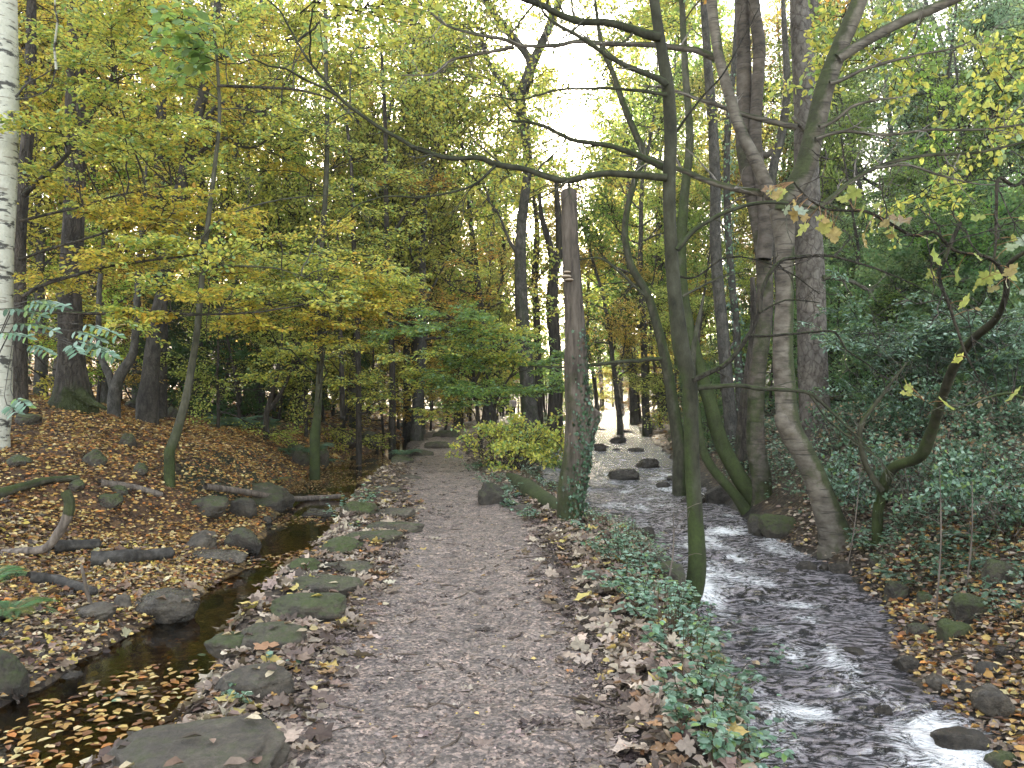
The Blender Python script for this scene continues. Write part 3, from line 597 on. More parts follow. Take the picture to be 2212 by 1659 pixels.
# curved dead branch
def pxline(pts,y0=None):
    out=[]
    for q in pts: out.append(P(q[0],q[1],q[2] if len(q)>2 else y0))
    return np.array(out)
q=pxline([(140,1062),(150,1085),(143,1120),(120,1160),(95,1185),(50,1198),(5,1205)],7.9); q[:,2]=np.maximum(q[:,2],H(q[:,0],q[:,1])+.04)
g=MB(); l=smooth_line(q,30); tube(g,l,np.linspace(.055,.035,30),10,(1,1,1),lambda V,D,t:(t<.22)*.8,rough=.2,freq=8); tag(g.build('dead_branch',M['bark_dead'],None,q[-1]),'curved grey dead branch with a mossy tip rising from the leaves','branch')
g=MB(); q=np.array([G(205,1330)+[0,0,-.02],P(190,1285,G(205,1330)[1]),P(176,1222,G(205,1330)[1]-.1)]); tube(g,smooth_line(q,8),np.linspace(.018,.012,8),8,rough=.1); tag(g.build('thin_stick',M['bark_dead'],None,q[0]),'thin pale stick standing up beside the weathered log','stick')
# moss-covered stone bank ridge between path and stream, shaped as a tapered tube
q=np.array([G(1085,1030),G(1125,1062),G(1165,1090),G(1205,1116)]); q=q+np.array([.12,0,.03]); l=smooth_line(q,30)
g=MB(); tube(g,l,.16*np.sin(np.linspace(.35,2.8,30)),16,(1,1,1),lambda V,D,t:.55+.5*D[:,2],rough=.25,freq=4); tag(g.build('mossy_ridge',M['bark_moss'],None,q[0]),'green mossy bank ridge along the stream edge behind the snag','log')
# ------------------------------------------------------------------ trees
def lift_moss(a,b,side=None,base=0.0,s=.6):
    """moss amount from height (a at the foot, b at the top) and towards a side"""
    sd=None if side is None else np.array(side,float)/np.linalg.norm(side)
    def f(V,D,t):
        m=a*(1-t)**1.5+b*t
        if sd is not None: m=m+s*(D@sd)
        return np.clip(m+base,0,1)
    return f
class Tree:
    def __init__(s,name,label,cat,pts,y,w,bark='bark_grey',moss=None,group=None,sides=16,rough=.10,flare=1.0,flat=False,n=46,freq=3,px=True,seed=0,tone=(1,1,1)):
        s.bark=bark; s.trunk=MB(); s.tw=MB(); s.lf=MB(); s.br=[]; s.group=group; s.name=name; s.seed=seed; s.flat=flat; s.tone=tone
        p=pxline(pts,y) if px else np.array(pts,float)
        l=smooth_line(p,n); k=np.linspace(0,1,len(w)); 
        yy=l[:,1] if px else np.full(n,F)
        r=np.interp(np.linspace(0,1,n),k,w)/2*yy/F
        if flare>1: r=r*(1+(flare-1)*np.exp(-np.linspace(0,1,n)*30))
        if l[0,2]>float(H(l[0,0],l[0,1]))-.15:
            f=np.array([l[0,0],l[0,1],float(H(l[0,0],l[0,1]))-.3]); l=np.vstack([f,l]); r=np.concatenate([[r[0]*1.1],r])
        s.line=l; s.lr=r; s.lines=[l]
        tube(s.trunk,l,r,sides,tone,moss,rough=rough,seed=seed,freq=freq)
        s.base=np.array([l[0,0],l[0,1],float(H(l[0,0],l[0,1]))]); s.root=empty(name,s.base,label,cat,group)
    def stem(s,pts,y,w,moss=None,n=30,sides=14,rough=.10):
        l=smooth_line(pxline(pts,y),n); r=np.interp(np.linspace(0,1,n),np.linspace(0,1,len(w)),w)/2*l[:,1]/F
        tube(s.trunk,l,r,sides,s.tone,moss,rough=rough,seed=s.seed+3); s.lines.append(l); return s
    def branch(s,pts,y,w,moss=None,n=26,twigs=0,tl=.5,own=True,label=None,mat=None,rough=.16):
        l=smooth_line(pxline(pts,y),n)
        rng=np.random.default_rng(s.seed+len(s.br)*13+5); l[2:]+=np.cumsum(rng.normal(0,.0022,(n-2,3)),0)*l[2:,1:2]*.15
        r=np.interp(np.linspace(0,1,n),np.linspace(0,1,len(w)),w)/2*l[:,1]/F
        g=MB(); tube(g,l,r,10,s.tone,moss or (lambda V,D,t:np.clip(.25+.55*D[:,2],0,1)),rough=rough,seed=s.seed+len(s.br),freq=8)
        for i in range(twigs):
            k=rng.integers(3,n-1); T=unit(l[k]-l[k-1]); d=T+rng.normal(0,.8,3)*np.array([1,.6,1]); L=tl*rng.uniform(.4,1.3)
            w_=wander(l[k],d,L,9,rng,.22,.0); tube(g,w_,np.linspace(r[k]*.45,.0025,9),5)
            for j in range(3):
                kk=rng.integers(3,8); tube(g,wander(w_[kk],unit(w_[kk]-w_[kk-1])+rng.normal(0,.7,3),L*.45,6,rng,.25),np.linspace(.004,.0015,6),4)
        s.br.append((g,mat or s.bark,label)); s.lines.append(l); return s
    def clump(s,u,v,y,rad,n,pal='yellow',style='flat',ls=.07,shape='oval',sc=.75,keep=1.0,per=8,r0=.02,src=None,xyz=False,droop=0):
        rng=np.random.default_rng(int(s.seed*77+u*3+v*7+n)); c=np.array([u,v,y],float) if xyz else P(u,v,y); rad=np.array(rad,float)
        nl=max(1,int(n/per)); allp=np.concatenate(s.lines if src is None else [s.lines[src]])
        O=[];D=[]
        for i in range(nl):
            q=rng.normal(0,1,3); q=q/np.linalg.norm(q)*rng.random()**(1/3); t=c+q*rad
            dd=np.linalg.norm((allp-t)*np.array([1,1,.8]),axis=1)+2.0*np.maximum(allp[:,2]-t[2],0)+rng.random(len(allp))*.4; a=allp[dd.argmin()]
            L=np.linalg.norm(t-a)
            mid=(a+t)/2+np.array([rng.normal(0,.06),rng.normal(0,.06),.10+rng.normal(0,.04)])*L
            l=smooth_line(np.array([a,mid,t]),9); l[1:]+=rng.normal(0,.012,(8,3))*L
            rr=min(.006+.006*L,r0); tube(s.tw,l,np.linspace(rr,.004,9),5,s.tone)
            e=l[-1]; T=unit(l[-1]-l[-3])
            # last stretch carries the sprays inside the clump
            reach=float(np.linalg.norm(rad))*.55
            hd=np.array([T[0],T[1],T[2]*.3-droop]) if style=='flat' else T
            l2=wander(e-T*reach*.5,hd,reach,7,rng,.16,-.02*(droop>0)); tube(s.tw,l2,np.linspace(rr*.7,.003,7),4,s.tone)
            for j in range(per):
                f=rng.random()*6; k=min(int(f),5); o=l2[k]+(l2[k+1]-l2[k])*(f-k); a_=rng.choice([-1,1])*rng.uniform(.4,1.4)
                ca,sa=math.cos(a_),math.sin(a_); h=unit(hd); dv=np.array([h[0]*ca-h[1]*sa,h[0]*sa+h[1]*ca,h[2]+rng.normal(0,.12 if style=='flat' else .5)-droop*.4])
                O.append(o);D.append(dv)
        sprays(s.lf,s.tw,style,O,D,sc*rng.uniform(.6,1.2,len(O)),ls,pal,rng,shape,keep)
        return s
    def done(s,leaf='leaf',twigmat=None):
        s.trunk.build('trunk',M[s.bark],s.root,s.base)
        for g,m,lb in s.br:
            o=g.build('branch',M[m],s.root,s.base)
            if lb: o['label']=lb
        if s.lf.n: s.lf.build('crown',M[leaf],s.root,s.base)
        if s.tw.n: s.tw.build('twigs',M[twigmat or s.bark],s.root,s.base)
        return s
WW=dict
# --- the cut snag with ivy
T=Tree('tree_snag','tall dead tree trunk sawn flat at the top with ivy climbing its foot','tree',[(1236,1160),(1232,1110),(1236,1050),(1247,980),(1250,900),(1244,800),(1241,700),(1236,600),(1231,500),(1229,413)],9.7,[64,60,58,57,54,46,43,40,36,34],'bark_dead',lift_moss(.55,.0,(-.7,-.5,0),-.05,.25),sides=22,rough=.12,flat=True,seed=3,tone=(.60,.60,.58))
T.stem([(1254,985),(1268,935),(1282,888)],9.68,[34,36,34],lambda V,D,t:.4+.3*D[:,2])
s=T; rng=np.random.default_rng(5)
o=MB(); c=P(1229,413,9.7); k=22; th=np.arange(k)/k*6.283; rr=.098*(1+.05*np.sin(th*5)); o.add(np.vstack([c+[0,0,.012],c[None]+np.stack([rr*np.cos(th),rr*np.sin(th),0*th+.004],1)]),(1.7,1.6,1.5,0),None,[(0,i+1,(i+1)%k+1) for i in range(k)]); o.build('sawn_top',M['bark_dead'],T.root,T.base)
for (u,v,w) in ((1222,598,24),(1229,605,20),(1225,588,16),(1270,1028,30)):
    sd=-1 if u<1240 else 1
    c=P(u,v,9.7-.13 if u<1260 else 9.68); g=MB(); V=IV[:]*np.array([w/2,w/2,w/5.5])*9.7/F; V[:,2]=np.where(V[:,2]<0,V[:,2]*.45,V[:,2]); g.add(V+c,(1,1,1,0),None,IT); g.build('bracket_fungus',M['fungus'],T.root,T.base)
# ivy leaves hugging the snag
pos=[];nr=[];dd=[]
L=T.lines[0]; LR=T.lr
for i in range(1350):
    h=rng.random()**1.25; k=int(1+h*(len(L)*.56)); k=min(k,len(L)-2); f=rng.random(); c=L[k]*(1-f)+L[k+1]*f; r=LR[k]
    a=rng.normal(-.75,.7)+(.5 if h>.6 else 0)*.6-h*.0
    if h>.75 and rng.random()<.5: continue
    d=np.array([math.cos(a),math.sin(a),0]); e=.004+rng.random()*.03
    pos.append(c+d*(r+e)); nr.append(d+rng.normal(0,.3,3)); dd.append(np.array([rng.normal(0,.5),rng.normal(0,.3),-1]))
for i in range(260):
    t=rng.random(); c=T.lines[1]; k=int(t*(len(c)-2)); a=rng.uniform(0,6.28); d=np.array([math.cos(a),math.sin(a),0]); pos.append(c[k]+d*(.10+rng.random()*.03)); nr.append(d+rng.normal(0,.3,3)); dd.append(np.array([rng.normal(0,.5),0,-1]))
g=MB(); n=len(pos); leaves(g,np.array(pos),np.array(dd),np.array(nr),rng.uniform(.022,.048,n),pick('ivy',n,rng)*np.array([.9,1,.95]),'ivy',rng); g.build('ivy',M['leaf_gloss'],T.root,T.base)
T.done()
# --- foreground sycamore
top=lambda V,D,t:np.clip(.30+.6*D[:,2],0,1)
T=Tree('mossy_tree','slender mossy tree on the path verge with a curved foot and wide bare branches','tree',[(1476,1312),(1497,1278),(1506,1220),(1502,1120),(1496,1020),(1492,900),(1488,815),(1472,756),(1457,632),(1448,508),(1446,384),(1449,300),(1444,200),(1428,100),(1413,0),(1400,-90),(1392,-240)],7.4,[48,40,35,33,32,32,38,31,29,28,27,28,27,23,20,15,8],'bark_moss',lambda V,D,t:np.clip(.80-.95*np.clip((t-.12)/.5,0,1)+.25*np.clip(-D[:,0],-1,1)+.15*D[:,1],0,1),sides=22,rough=.09,n=70,seed=11,tone=(.55,.56,.50))
T.branch([(1440,384),(1303,373),(1220,388),(1137,366),(1070,353),(1030,338),(970,340),(903,323),(853,296),(803,266),(737,218),(666,133),(616,50),(600,20),(553,-20)],7.35,[18,15,15,14,13,12,11,10,9,8,7,6,5,4,3],top,60,twigs=14,tl=.55)
T.branch([(1070,358),(1027,397),(970,417),(903,425),(837,423),(777,440),(737,473)],7.33,[7,6,5,5,4,3,2],top,24,twigs=6,tl=.4)
T.branch([(1426,80),(1403,77),(1320,50),(1253,47),(1203,30),(1170,13),(1113,-8),(1050,-60)],7.35,[22,18,16,16,14,12,9,6],top,34,twigs=8)
T.branch([(1440,185),(1427,173),(1370,153),(1303,120),(1253,87),(1203,57),(1170,27),(1150,-20)],7.3,[15,12,11,10,9,7,5,4],top,30,twigs=8)
T.branch([(1440,205),(1353,192),(1270,190),(1203,192),(1120,213),(1037,200)],7.3,[9,7,6,5,4,2],top,26,twigs=7,tl=.35)
T.branch([(1444,366),(1370,333),(1303,313),(1237,302),(1193,280),(1147,265),(1097,260)],7.5,[16,13,12,10,9,7,5],lambda V,D,t:np.clip(.55+.6*D[:,2],0,1),30,twigs=8,tl=.4)
T.branch([(1497,822),(1530,805),(1574,780),(1617,726),(1640,676),(1644,636),(1660,596),(1687,563),(1720,555),(1790,552),(1880,575),(1960,610),(2040,650)],7.2,[13,11,10,10,9,9,8,7,5,5,4,3,2],None,40,twigs=9,tl=.4,mat='bark_rough')
T.branch([(1617,726),(1674,725),(1757,716),(1800,715),(1824,753),(1857,776),(1924,826)],7.15,[6,6,5,5,4,3,2],None,24,twigs=4,tl=.35,mat='bark_rough')
T.branch([(1640,676),(1690,650),(1724,648),(1774,653)],7.15,[5,4,3,2],None,12,twigs=4,tl=.3,mat='bark_rough')
T.branch([(1508,838),(1560,834),(1600,833),(1640,840),(1740,848),(1774,870),(1840,930),(1900,990)],7.2,[12,10,9,8,7,5,4,2],top,26,twigs=4,tl=.35)
T.branch([(1747,850),(1790,906),(1840,943),(1907,996),(1940,1053)],7.2,[5,4,4,3,2],top,20,twigs=4,tl=.3)
T.branch([(1463,540),(1495,503),(1530,478),(1575,453),(1624,438),(1674,436),(1748,446),(1798,466),(1823,478)],7.2,[12,10,9,9,8,7,6,5,3],top,28,twigs=7,tl=.4)
T.branch([(1440,590),(1500,600),(1560,560),(1620,560),(1700,590),(1770,640)],7.5,[6,4,4,3,3,2],None,24,twigs=6,tl=.3,mat='bark_rough')
T.branch([(1450,300),(1500,230),(1560,160),(1600,90),(1640,10)],7.6,[7,5,4,3,2],None,24,twigs=6,tl=.4,mat='bark_rough')
T.clump(1180,-150,7,(1.6,1.2,.5),24,'ygreen','flat',.09,'oval',.8,.6)
T.clump(760,-60,7,(1.4,1.0,.4),20,'ygreen','flat',.09,'oval',.8,.6)
T.clump(450,90,6.6,(.35,.4,.25),4,'green','flat',.10,'oval',.5,.5)
T.done()
# --- hanging branch with large yellow leaves in the near right corner
T=Tree('leaning_sycamore','thin mossy sycamore leaning in from the right with big fading yellow leaves','tree',[(1895,1112,9.6),(1905,1060,9.5),(1930,1010,9.2),(1985,988,8.8),(2010,940,8.5),(2035,860,8.0),(2062,790,7.5),(2100,735,7),(2150,690,6.4),(2172,640,5.9),(2175,590,5.5),(2190,560,5.2),(2260,520,5)],9,[22,24,22,26,22,21,20,20,18,14,13,12,8],'bark_moss',lambda V,D,t:np.clip(.85-.5*t+.4*D[:,2],0,1),sides=14,n=60,seed=21,rough=.15,tone=(.6,.58,.5))
T.branch([(2175,600),(2140,560),(2060,540),(2020,500),(1971,508),(1885,463),(1847,456),(1785,453),(1748,434),(1711,396)],4.6,[10,8,7,7,7,8,7,6,5,3],None,36,twigs=12,tl=.35,mat='bark_rough')
T.branch([(2260,330),(2200,400),(2160,385),(2155,450),(2155,520),(2150,560)],4.9,[10,9,8,7,6,4],None,30,twigs=8,tl=.35,mat='bark_rough')
T.branch([(2075,480),(2040,560),(2028,600),(2055,680),(2075,740),(2095,790),(2130,850)],4.6,[8,9,8,7,6,4,2],None,30,twigs=8,tl=.3,mat='bark_rough')
T.branch([(2230,870),(2180,850),(2120,865),(2050,890),(2000,870)],4.6,[8,6,5,3,2],lambda V,D,t:np.clip(.7+.3*D[:,2],0,1),26,twigs=4,tl=.3)
T.branch([(1905,1060),(1870,1000),(1860,930),(1900,870),(1960,790)],9.4,[14,12,10,8,4],None,26,twigs=8,tl=.4)
g2=MB(); rng=np.random.default_rng(8)
LL=[(1850,425,.13),(1938,470,.17),(1885,484,.11),(2022,545,.13),(1745,535,.12),(1690,490,.10),(1530,500,.11),(1560,490,.10),(1600,480,.12),(1800,500,.12),(1860,520,.12),(2078,470,.11),(2110,600,.13),(2180,580,.14),(2150,620,.10),(2090,860,.16),(2190,850,.15),(2030,770,.12),(2000,520,.10),(1570,588,.12),(1640,545,.11),(1985,600,.09),(2200,520,.12),(2060,630,.10),(1700,545,.13),(1770,560,.14),(1930,520,.14),(1960,460,.12),(2195,610,.12),(2130,580,.13),(1480,480,.09),(1342,480,.10),(1860,740,.08),(1780,770,.09),(2120,640,.11),(2210,470,.12),(1895,455,.1)]
pos=[];dd=[];nr=[];sz=[];tws=[]
allb=np.concatenate(T.lines[1:])
for u,v,s_ in [q for q in LL]+[(q[0]+rng.normal(0,26),q[1]+rng.normal(8,20),q[2]*rng.uniform(.5,.9)) for q in LL if rng.random()<.9]:
    y=rng.uniform(4.2,5.0); p=P(u,v,y); a=allb[np.linalg.norm(allb-p,axis=1).argmin()]
    dv=np.array([rng.normal(0,.6),-.35,-.55]); dv=dv/np.linalg.norm(dv)
    if np.linalg.norm(a-p)>.17: p=a+(p-a)/np.linalg.norm(p-a)*rng.uniform(.09,.17)
    dv=unit(dv+1.2*unit(p-a))
    l=smooth_line(np.array([a,(a+p)/2+[0,0,.008],p]),5); tube(g2,l,.0022,4,(.35,.2,.1)); pos.append(p);dd.append(dv);nr.append(np.array([rng.normal(0,.9),-.7,rng.normal(.6,.6)]));sz.append(s_*.68)
leaves(g2,np.array(pos),np.array(dd),np.array(nr),np.array(sz),pick('syc',len(pos),rng,.14),'maple',rng)
g2.build('crown',M['leaf'],T.root,T.base)
T.done()
# --- pale multi stem tree on the far bank
mside=lambda V,D,t:np.clip(.15+.75*np.maximum(D[:,0],0)+.25*(1-t),0,1)*(t<.9)
T=Tree('pale_tree','pale peeling barked tree leaning from the stream edge with a mossy back and forked crown','tree',[(1812,1182),(1788,1110),(1762,1036),(1735,980),(1706,925),(1697,850),(1692,780),(1692,720),(1695,640),(1696,553),(1693,500),(1690,450)],10.2,[70,58,50,48,50,46,44,42,38,36,42,56],'bark_pale',mside,sides=24,rough=.10,flare=1.25,n=60,seed=31,tone=(.62,.60,.56))
T.stem([(1692,455),(1668,427),(1634,350),(1600,283),(1574,200),(1552,117),(1537,0),(1530,-160),(1500,-400)],10.2,[34,28,24,22,22,22,20,16,8],lambda V,D,t:.25+.3*D[:,0])
T.stem([(1692,460),(1712,412),(1738,365),(1760,283),(1784,183),(1822,83),(1857,0),(1890,-120),(1900,-400)],10.1,[44,44,42,38,36,32,28,22,10],lambda V,D,t:np.clip(.45-.5*D[:,0],0,1))
T.stem([(1808,128),(1874,87),(1957,43),(2057,0),(2160,-60),(2300,-200)],10.0,[24,22,21,20,16,8],lambda V,D,t:np.clip(.35+.5*D[:,2],0,1))
T.branch([(1792,180),(1817,173),(1874,147),(1974,120),(2074,100),(2117,77)],9.9,[10,8,7,5,4,2],top,28,twigs=9,tl=.6)
T.branch([(1770,275),(1800,262),(1840,233),(1890,220),(1940,213)],9.9,[10,9,7,6,4],top,24,twigs=5,tl=.5)
T.branch([(1762,300),(1790,290),(1834,283),(1907,293),(2007,283),(2107,283),(2207,273),(2300,260)],9.9,[9,8,7,6,6,5,4,2],top,34,twigs=12,tl=.6)
T.branch([(1730,470),(1784,437),(1840,393),(1907,357),(1990,337),(2107,330),(2207,310),(2290,300)],9.9,[14,11,9,8,7,6,5,3],lambda V,D,t:np.clip(.6+.5*D[:,2],0,1),34,twigs=12,tl=.6)
T.branch([(1890,362),(1960,358),(2040,385),(2107,400),(2160,403)],9.8,[7,6,5,4,2],top,24,twigs=7,tl=.5)
T.branch([(1670,420),(1600,412),(1540,397),(1474,373),(1400,345),(1340,340)],10.4,[18,15,13,11,8,4],lambda V,D,t:np.clip(.6+.5*D[:,2],0,1),28,twigs=7,tl=.6)
T.branch([(1720,275),(1640,255),(1590,240),(1500,210),(1440,190),(1380,185)],10.6,[14,12,10,8,6,3],top,28,twigs=8,tl=.6)
T.branch([(1556,130),(1500,110),(1400,100),(1320,97),(1247,90),(1203,100),(1120,100),(1087,88),(1020,77),(977,65),(950,50),(884,-10)],10.5,[16,14,12,11,10,9,9,8,7,6,5,3],lambda V,D,t:np.clip(.5+.5*D[:,2],0,1),46,twigs=14,tl=.7)
T.branch([(1110,101),(1053,113),(977,130),(940,160),(870,163)],10.5,[9,7,6,5,3],top,24,twigs=6,tl=.5)
T.branch([(1706,930),(1690,915),(1684,895)],10.05,[34,32,26],lambda V,D,t:D[:,2]*.2,10,own=True,label='sawn knobbly stub facing the stream')
for u,v,n in ((1980,60,16),(2120,160,18),(2080,60,16),(2100,300,12),(1950,-140,26),(1700,-260,30),(1500,-250,26),(2150,-200,30),(2180,300,12)): T.clump(u,v,10,(1.5,1.8,.9),n,'ygreen','ball',.10,'oval',.8,.7)
T.done()
T=Tree('dark_tree','dark twin stemmed tree just behind the pale leaning tree','tree',[(1645,1035),(1632,960),(1633,870),(1638,790),(1650,700),(1652,600),(1645,520),(1632,440),(1620,380),(1610,300),(1608,200),(1606,100),(1604,0),(1600,-300)],13.2,[44,38,35,34,34,34,36,42,34,30,28,28,26,12],'bark_pale',lambda V,D,t:np.clip(.15+.4*(1-t),0,1),sides=18,n=60,seed=41,tone=(.45,.42,.40))
T.stem([(1650,560),(1655,480),(1645,400),(1632,300),(1636,200),(1640,100),(1628,0),(1620,-250)],13.0,[34,30,26,26,26,24,22,10],lambda V,D,t:.15+0*t)
T.branch([(1640,330),(1655,335),(1668,322)],13,[18,14,9],None,10)
for u,v,n in ((1600,-150,26),(1560,-420,40),(1700,-350,30)): T.clump(u,v,13,(2.2,2,1.6),n,'orange','ball',.10,'oval',.9,.7)
T.done()
T=Tree('scaly_tree','thickest tree across the stream with scaly pinkish grey bark','tree',[(1780,1030),(1770,960),(1760,880),(1756,800),(1754,720),(1752,630),(1748,553),(1744,450),(1742,350),(1740,250),(1736,150),(1730,60),(1728,0),(1726,-120),(1720,-400)],13.8,[76,64,62,60,60,58,54,50,47,45,42,42,46,34,14],'bark_scaly',lambda V,D,t:np.clip(.05+.3*D[:,0],0,1),sides=24,n=64,flare=1.3,seed=51,rough=.06)
T.stem([(1732,70),(1748,30),(1762,-20),(1790,-200)],13.8,[26,26,24,12])
T.branch([(1775,600),(1800,600),(1834,606),(1856,618),(1874,626),(1897,613)],13.6,[14,11,9,8,6,3],lambda V,D,t:.6+.3*D[:,2],20,twigs=5,tl=.5)
T.branch([(1760,300),(1725,270),(1712,255)],13.6,[14,12,8],None,8)
for u,v,n in ((1720,-250,34),(1850,-350,40),(1600,-500,30)): T.clump(u,v,14,(2.6,2.6,1.8),n,'orange','ball',.11,'oval',1.,.7)
T.done()
hm=lambda V,D,t:np.clip(.85-.6*t+.3*D[:,2],0,1)
T=Tree('mossy_tree','thick mossy trunk leaning left over the rapids on the far bank','tree',[(1650,1118),(1618,1062),(1590,1020),(1557,953),(1534,870),(1512,803),(1490,720),(1476,653),(1470,560),(1478,430),(1490,300),(1480,150),(1470,-50),(1450,-300)],13.3,[40,34,32,30,28,26,22,18,16,14,13,11,9,6],'bark_moss',hm,sides=18,n=60,flare=1.15,seed=61)
T.branch([(1474,640),(1550,600),(1600,585)],13.2,[6,4,2],None,16,twigs=4,tl=.5)
T.clump(1470,-200,12,(2,2,1.2),24,'ygreen','ball',.10,'oval',.8,.7); T.done()
T=Tree('mossy_tree','thin mossy stem curving up from the boulders left of the thick mossy trunk','tree',[(1622,1120),(1596,1080),(1574,1053),(1540,1013),(1518,970),(1506,900),(1496,820),(1500,740),(1520,640)],13.2,[28,22,20,18,17,15,12,10,5],'bark_moss',hm,sides=14,n=44,seed=62); T.done()
T=Tree('mossy_tree','mossy crooked stem bending over the stream behind the slender mossy tree','tree',[(1468,975),(1462,930),(1450,850),(1438,780),(1424,720),(1405,655),(1390,620),(1362,570),(1350,500),(1360,430),(1385,350),(1392,333),(1370,283),(1345,220),(1325,160),(1300,100),(1285,0)],16,[30,26,24,22,20,18,17,15,14,14,15,15,14,12,10,9,5],'bark_moss',lambda V,D,t:np.clip(.45+.4*D[:,0],0,1),sides=14,n=64,seed=63,tone=(.75,.75,.7))
T.branch([(1430,775),(1353,780),(1270,788),(1220,793),(1160,790)],15.5,[9,8,7,6,3],top,28,twigs=3)
T.branch([(1395,640),(1350,600),(1300,560),(1250,560)],15.5,[7,6,5,3],top,20,twigs=5,tl=.6)
for u,v,n in ((1330,60,18),(1240,120,12),(1400,200,12),(1330,420,14),(1260,640,10)): T.clump(u,v,16,(1.3,1.4,.7),n,'ygreen','flat',.09,'oval',.9,.75)
T.done()
T=Tree('grey_tree','straight grey trunk standing behind the mossy leaning trunks across the stream','tree',[(1580,985),(1577,900),(1568,800),(1560,700),(1550,600),(1545,500),(1545,400),(1540,280),(1530,150),(1520,0),(1515,-150)],18,[30,27,26,25,24,23,22,20,17,14,8],'bark_grey',lambda V,D,t:.1+0*t,sides=16,n=50,seed=71)
for u,v,n in ((1500,120,14),(1560,240,12),(1480,-60,20)): T.clump(u,v,18,(1.8,1.8,1.1),n,'ygreen','ball',.10,'oval',.9,.75)
T.done()
T=Tree('ivy_tree','ivy wrapped thin trunk right of the straight grey trunk','tree',[(1605,960),(1598,850),(1590,700),(1580,600),(1572,480),(1570,330),(1580,200),(1590,60),(1590,-100)],19,[20,18,17,16,15,14,12,9,5],'bark_grey',None,sides=12,n=40,seed=72)
rng=np.random.default_rng(9); L=T.lines[0]; k=rng.integers(2,30,900); a=rng.uniform(0,6.28,900); d=np.stack([np.cos(a),np.sin(a),0*a],1); g=MB(); leaves(g,L[k]+rng.normal(0,.15,(900,1))*[0,0,1]+d*(.1+rng.random((900,1))*.22),rng.normal(0,.5,(900,3))+[0,0,-.8],d,rng.uniform(.06,.11,900),pick('blue',900,rng),'dia',rng); g.build('ivy',M['leaf_gloss'],T.root,T.base); T.done()
T=Tree('grey_tree','thin pale leaning pole tree high behind the straight grey trunk','tree',[(1700,900),(1690,700),(1672,500),(1668,380),(1690,280),(1700,180),(1694,60),(1690,-60)],19,[20,19,17,16,20,18,12,8],'bark_grey',lambda V,D,t:.25+.3*D[:,2],sides=12,n=40,seed=73); T.clump(1700,60,19,(1.8,1.8,1.2),16,'orange','ball',.11,'oval',.9,.7); T.done()
T=Tree('grey_tree','dark grey trunk with a mossy wide foot between two far bank trees','tree',[(1604,1000),(1606,930),(1612,860),(1622,780),(1630,700),(1625,600)],15.5,[34,30,26,22,18,10],'bark_rough',lambda V,D,t:.5-.4*t,sides=14,n=30,seed=74); T.done()
# --- centre
T=Tree('grey_tree','tall forked grey tree standing between the path and the stream','tree',[(1146,930),(1142,870),(1134,760),(1126,650),(1124,560),(1128,470),(1138,390),(1140,330),(1132,270),(1124,225),(1140,165),(1158,120),(1190,50),(1212,-10),(1230,-120)],25,[38,34,31,29,27,25,22,19,19,23,25,19,16,12,6],'bark_grey',lambda V,D,t:.35*(1-t)+.1,sides=18,n=60,seed=81,flare=1.2)
T.stem([(1148,150),(1137,117),(1097,67),(1047,0),(1010,-80)],25,[18,16,15,13,6]); T.stem([(1125,228),(1105,200),(1070,160),(1047,113),(1040,60)],25,[12,12,11,9,5])
T.branch([(1125,560),(1100,520),(1080,470),(1060,440)],25,[8,7,5,3],None,20,twigs=4,tl=.9)
for u,v,n in ((960,100,16),(1000,230,16),(1040,380,14),(1100,440,14),(1210,420,10),(1240,340,12),(1255,200,12),(1290,280,12),(880,190,16),(900,90,16),(1080,250,8),(950,300,14),(1150,20,18),(1300,80,14),(1010,60,26),(1080,20,22),(1170,-60,26),(1000,150,20),(1230,60,14),(1060,300,10),(1180,330,10),(1100,180,12)): T.clump(u,v,25,(2.2,2.5,1.4),int(n*1.9),'ygreen','ball',.13,'dia',1.3,.75)
T.done(leaf='leaf_far')
T=Tree('grey_tree','darker upright trunk just right of the tall forked grey tree','tree',[(1197,942),(1200,860),(1200,760),(1192,660),(1196,580),(1185,520),(1170,470),(1165,420)],29,[36,31,28,26,25,18,12,7],'bark_rough',lambda V,D,t:.2+0*t,sides=16,n=40,seed=82,flare=1.2)
T.stem([(1196,600),(1208,540),(1205,450),(1200,380)],29,[18,16,13,7])
for u,v,n in ((1190,420,14),(1160,620,12),(1220,600,12)): T.clump(u,v,29,(2,2,1.2),n,'ygreen','ball',.13,'dia',1.3,.7)
T.done(leaf='leaf_far')
T=Tree('grey_tree','narrow trunk glimpsed between the two larger centre trunks','tree',[(1165,905),(1163,800),(1160,700),(1155,600),(1160,500),(1150,400)],36,[18,16,15,14,12,6],'bark_rough',None,sides=12,n=30,seed=83); T.clump(1155,450,36,(2,2,1.5),14,'ygreen','ball',.16,'dia',1.6,.7); T.done(leaf='leaf_far')
